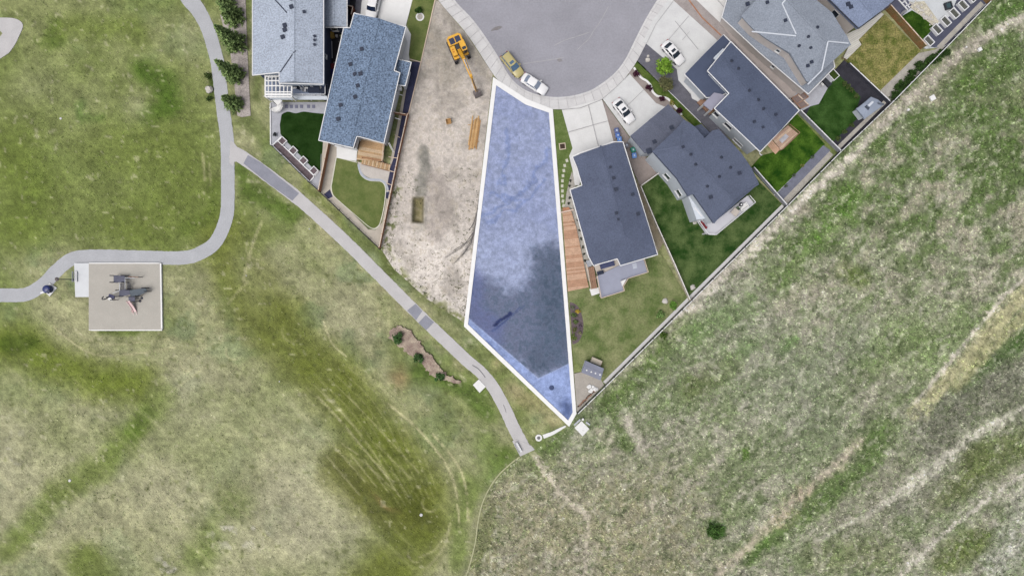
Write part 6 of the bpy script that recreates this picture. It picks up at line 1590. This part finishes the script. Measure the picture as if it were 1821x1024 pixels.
for i, (x, y, h, r, lb) in enumerate(((405, 7, 5.6, 1.6, 'spruce cut by the top edge of the picture beside the path'), (418, 33, 6.0, 1.9, 'dark spruce uppermost in the full row beside the path'), (421, 80, 8.8, 1.9, 'tall spruce leaning widest over the path, second of the row'), (420, 136, 8.2, 1.8, 'spruce third down the row beside the path'), (419, 187, 5.4, 1.75, 'shortest spruce at the lower end of the row by the path'))):
    spruce(lb, x, y, h, r, 40 + i, 'spruces beside the park path')
leafy('ornamental_tree', 'bright lime green round tree beside the white sedan', 1177, 125, 3.4, 1.6, (96, 140, 42), (152, 188, 76), 3, 1500, z=.1, leaf=.2)
leafy('ornamental_tree', 'olive and reddish round tree below the lime tree', 1178, 157, 3.2, 1.45, (84, 92, 62), (124, 122, 84), 4, 1400, z=.1, leaf=.18)
for i, (x, y, r, lb) in enumerate(((1131, 133, .62, 'dark purple bush nearest the road along the wavy wall'), (1153, 159, .62, 'second dark purple bush along the wavy wall'), (1175, 176, .7, 'dark purple bush below the olive tree'), (1207, 198, .6, 'dark red bush at the far end of the wavy wall'))):
    leafy('purple_bush', lb, x, y, 1.0, r, (62, 28, 46), (84, 44, 62), 50 + i, 420, .15, 'bush', .12, 'purple bushes along the wavy wall', z=.1)
leafy('yellow_bush', 'small yellowish bush beside the dark purple bushes', 1194, 184, .7, .55, (150, 146, 74), (184, 176, 104), 61, 260, .15, 'bush', .12, z=.1)
for i, (x, y, r, lb) in enumerate(((707, 601, 1.25, 'round dark shrub at the upper end of the pink mulch bed'), (745, 636, .95, 'middle dark shrub of the pink mulch bed'), (783, 669, .95, 'dark shrub at the lower end of the pink mulch bed'))):
    leafy('shrub', lb, x, y, 1.4, r, (58, 92, 48), (96, 130, 76), 70 + i, 900, .15, 'shrub', .15, 'shrubs in the pink mulch bed')
leafy('shrub', 'bright green bush close to the field fence behind the balcony house', 1195, 543, 1.2, .8, (92, 138, 50), (134, 176, 84), 80, 600, .15, 'shrub', .14)
leafy('shrub', 'light green bush left of the bright bush near the fence', 1173, 559, 1.2, .8, (96, 132, 66), (140, 168, 104), 81, 600, .15, 'shrub', .14)
leafy('shrub', 'dark green bush outside the fence corner in the field', 1178, 597, 1.0, .8, (78, 104, 44), (104, 130, 62), 82, 420, .15, 'shrub', .15)
leafy('shrub', 'small round shrub in a white ring on the front verge', 745, 22, 1.5, .75, (44, 76, 28), (70, 100, 44), 83, 500, .2, 'shrub', .14)
leafy('shrub', 'dark round bush alone in the lower part of the field', 1270, 940, 1.0, 1.6, (66, 100, 46), (92, 124, 62), 84, 1100, .15, 'shrub', .18)
leafy('shrub', 'dark potted shrub at the left of the grey patio', 491, 241, 1.0, .4, (56, 62, 66), (84, 90, 92), 85, 240, .2, 'shrub', .1)
leafy('shrub', 'low dark bush on the left edge of the path below the spruces', 371, 136, .7, .7, (66, 86, 42), (92, 110, 60), 86, 300, .15, 'shrub', .13)
leafy('shrub', 'low dark bush on the left path edge, lower of two', 374, 176, .7, .6, (60, 82, 40), (84, 104, 54), 87, 300, .15, 'shrub', .13)
rock('pale flat rock between two low bushes at the path edge', 373, 160, .7, 95)
for i, (x, y, r, lb, c1, c2) in enumerate(((1027, 553, .5, 'yellow flowering plant in the bed beside the boardwalk', (170, 150, 60), (214, 186, 80)), (1021, 560, .6, 'green plant beside the yellow flowers', (84, 104, 62), (112, 132, 82)), (1020, 598, .7, 'green plant at the lower end of the flower bed', (96, 116, 56), (136, 152, 80)), (1030, 580, .45, 'purplish plant in the middle of the flower bed', (96, 82, 96), (128, 112, 124)), (1023, 572, .5, 'green plant above the purplish plant of the flower bed', (86, 106, 60), (120, 136, 84)), (1022, 586, .5, 'olive plant below the purplish plant of the flower bed', (98, 104, 62), (132, 136, 88)), (1018, 547, .45, 'grey green plant at the top of the flower bed', (104, 112, 92), (140, 146, 120)), (1031, 592, .4, 'pale plant on the outer curve of the flower bed', (124, 122, 96), (160, 156, 124)))):
    leafy('flowering_plant', lb, x, y, .7, r, c1, c2, 90 + i, 300, .15, 'plant', .1)
for i, (x, y, lb) in enumerate(((1410, 312, 'small grey green plant low in the blue grey chip bed'), (1425, 296, 'yellow green plant in the blue grey chip bed'), (1443, 280, 'dark little plant upper in the blue grey chip bed'), (1396, 332, 'tiny plant at the lower end of the blue grey chip bed'))):
    leafy('bed_plant', lb, x, y, .5, .38, (110, 118, 60) if i == 1 else (82, 96, 80), (150, 156, 84) if i == 1 else (108, 120, 100), 100 + i, 180, .15, 'plant', .1, z=.15)
rn = random.Random(12)
for i in range(12):
    k = i / 11; x = 1588 + 92 * k + rn.uniform(-3, 3); y = 168 - 76 * k - 14 * math.sin(k * 3.1) + rn.uniform(-3, 3) + 4
    leafy('hedge_shrub', ORD[i] + ' dark hedge shrub along the field fence, counted from the grey shed', x, y, 1.4, rn.uniform(.75, 1.15), (40, 66, 28), (72, 98, 48), 120 + i, 600, .1, 'shrub', .15, 'hedge shrubs along the fence')
for i, (x, y) in enumerate(((1500, 150), (1506, 156), (1512, 162), (1520, 172), (1530, 205), (1512, 224), (1500, 236), (1488, 248))):
    leafy('bed_plant', ORD[i] + ' low dark plant around the plush lawn, counted clockwise from the patio', x, y, .6, .5, (62, 82, 44), (104, 116, 66), 140 + i, 220, .15, 'plant', .11, 'plants around the plush lawn', z=.15)
for i, (x, y) in enumerate(((1304, 82), (1310, 90), (1316, 97), (1345, 127), (1352, 134), (1358, 141), (1366, 149), (1374, 157), (1382, 164), (1390, 171), (1398, 178), (1404, 183))):
    leafy('bed_plant', ORD[i] + ' small dark plant between the two house walls, counted from the driveway', x, y, .6, .42, (74, 72, 74), (112, 106, 104), 160 + i, 160, .15, 'plant', .1, 'plants between the house walls', z=.1)
for i, (x, y) in enumerate(((1014, 322), (1013, 331), (1013, 352), (1011, 362), (1027, 392), (1020, 396), (1030, 410), (1033, 425), (1036, 440), (1038, 452), (1040, 464))):
    leafy('bed_plant', ORD[i] + ' small dark plant beside the boardwalk, counted from the driveway', x, y, .45, .26, (56, 62, 56), (86, 92, 80), 200 + i, 110, .15, 'plant', .08, 'plants beside the boardwalk', z=.05)
# weeds over the building site, grass clumps at its edges
SITEW = lambda x, y: np.zeros(x.shape + (3,)) + np.array((96, 100, 66.))
BEDE = [(692, 578), (712, 574), (735, 586), (765, 622), (790, 650), (826, 678), (820, 690), (790, 682), (760, 662), (728, 638), (690, 608)]
setp(tufts('bed_weeds', 170, BEDE, (685, 570, 830, 692), .24, .14, lambda x, y: park_col(x, y), .25, 29, lambda x, y: sst(.45, .62, fbm(x / 9, y / 9, 335, 2)) * sst(0, 9, 14 - dline(x, y, BEDE + BEDE[:1]))), 'loose grass creeping over the edges of the pink mulch bed', 'grass')
setp(tufts('weeds', 2600, SITE, (676, 300, 875, 575), .2, .16, lambda x, y: SITEW(x, y), .3, 21, lambda x, y: np.clip(.30 + .9 * brush(x, y, [(706, 310), (702, 350), (690, 410), (680, 440)], 10, 6) + .9 * brush(x, y, [(684, 455), (740, 520), (815, 562)], 14, 10) + .25 * sst(420, 520, y), 0, 1) * sst(.42, .6, fbm(x / 7, y / 7, 333, 2))), 'scattered low weeds over the bare building site', 'weeds')
setp(tufts('path_grass', 9000, PARK, (-40, -40, 1000, 1050), .17, .09, lambda x, y: park_col(x, y) * 1.04, .2, 23, lambda x, y: ((dline(x, y, main_c[::4]) > 17) & (dline(x, y, br_c[::3]) > 15) & ~inside(x, y, [(130, 464), (290, 464), (290, 590), (130, 590)]) & ~inside(x, y, [(690, 578), (825, 578), (825, 690), (690, 690)]) & (x > 45) & ~inside(x, y, [(388, -60), (448, -60), (448, 212), (388, 212)])).astype(float)), 'short uneven park grass left of the houses', 'grass')
LW = [[(1140, 333), (1170, 311), (1238, 395), (1255, 420), (1275, 420), (1342, 363), (1331, 347), (1350, 328), (1391, 367), (1226, 527)], [(1012, 520), (1060, 514), (1065, 532), (1110, 520), (1152, 488), (1146, 468), (1170, 455), (1222, 534), (1074, 680), (1022, 640)]]
setp(tufts('lawn_clumps', 3000, LW[0], (1130, 300, 1400, 530), .16, .1, lambda x, y: np.zeros(x.shape + (3,)) + np.array((78, 104, 50.)), .35, 25), 'uneven clumps of grass on the mottled lawn', 'grass')
setp(tufts('lawn_clumps', 3000, LW[1], (1010, 450, 1225, 690), .16, .1, lambda x, y: np.zeros(x.shape + (3,)) + np.array((122, 134, 88.)), .3, 27), 'uneven clumps of grass on the pale lawn by the boardwalk', 'grass')
bpy.context.view_layer.update()
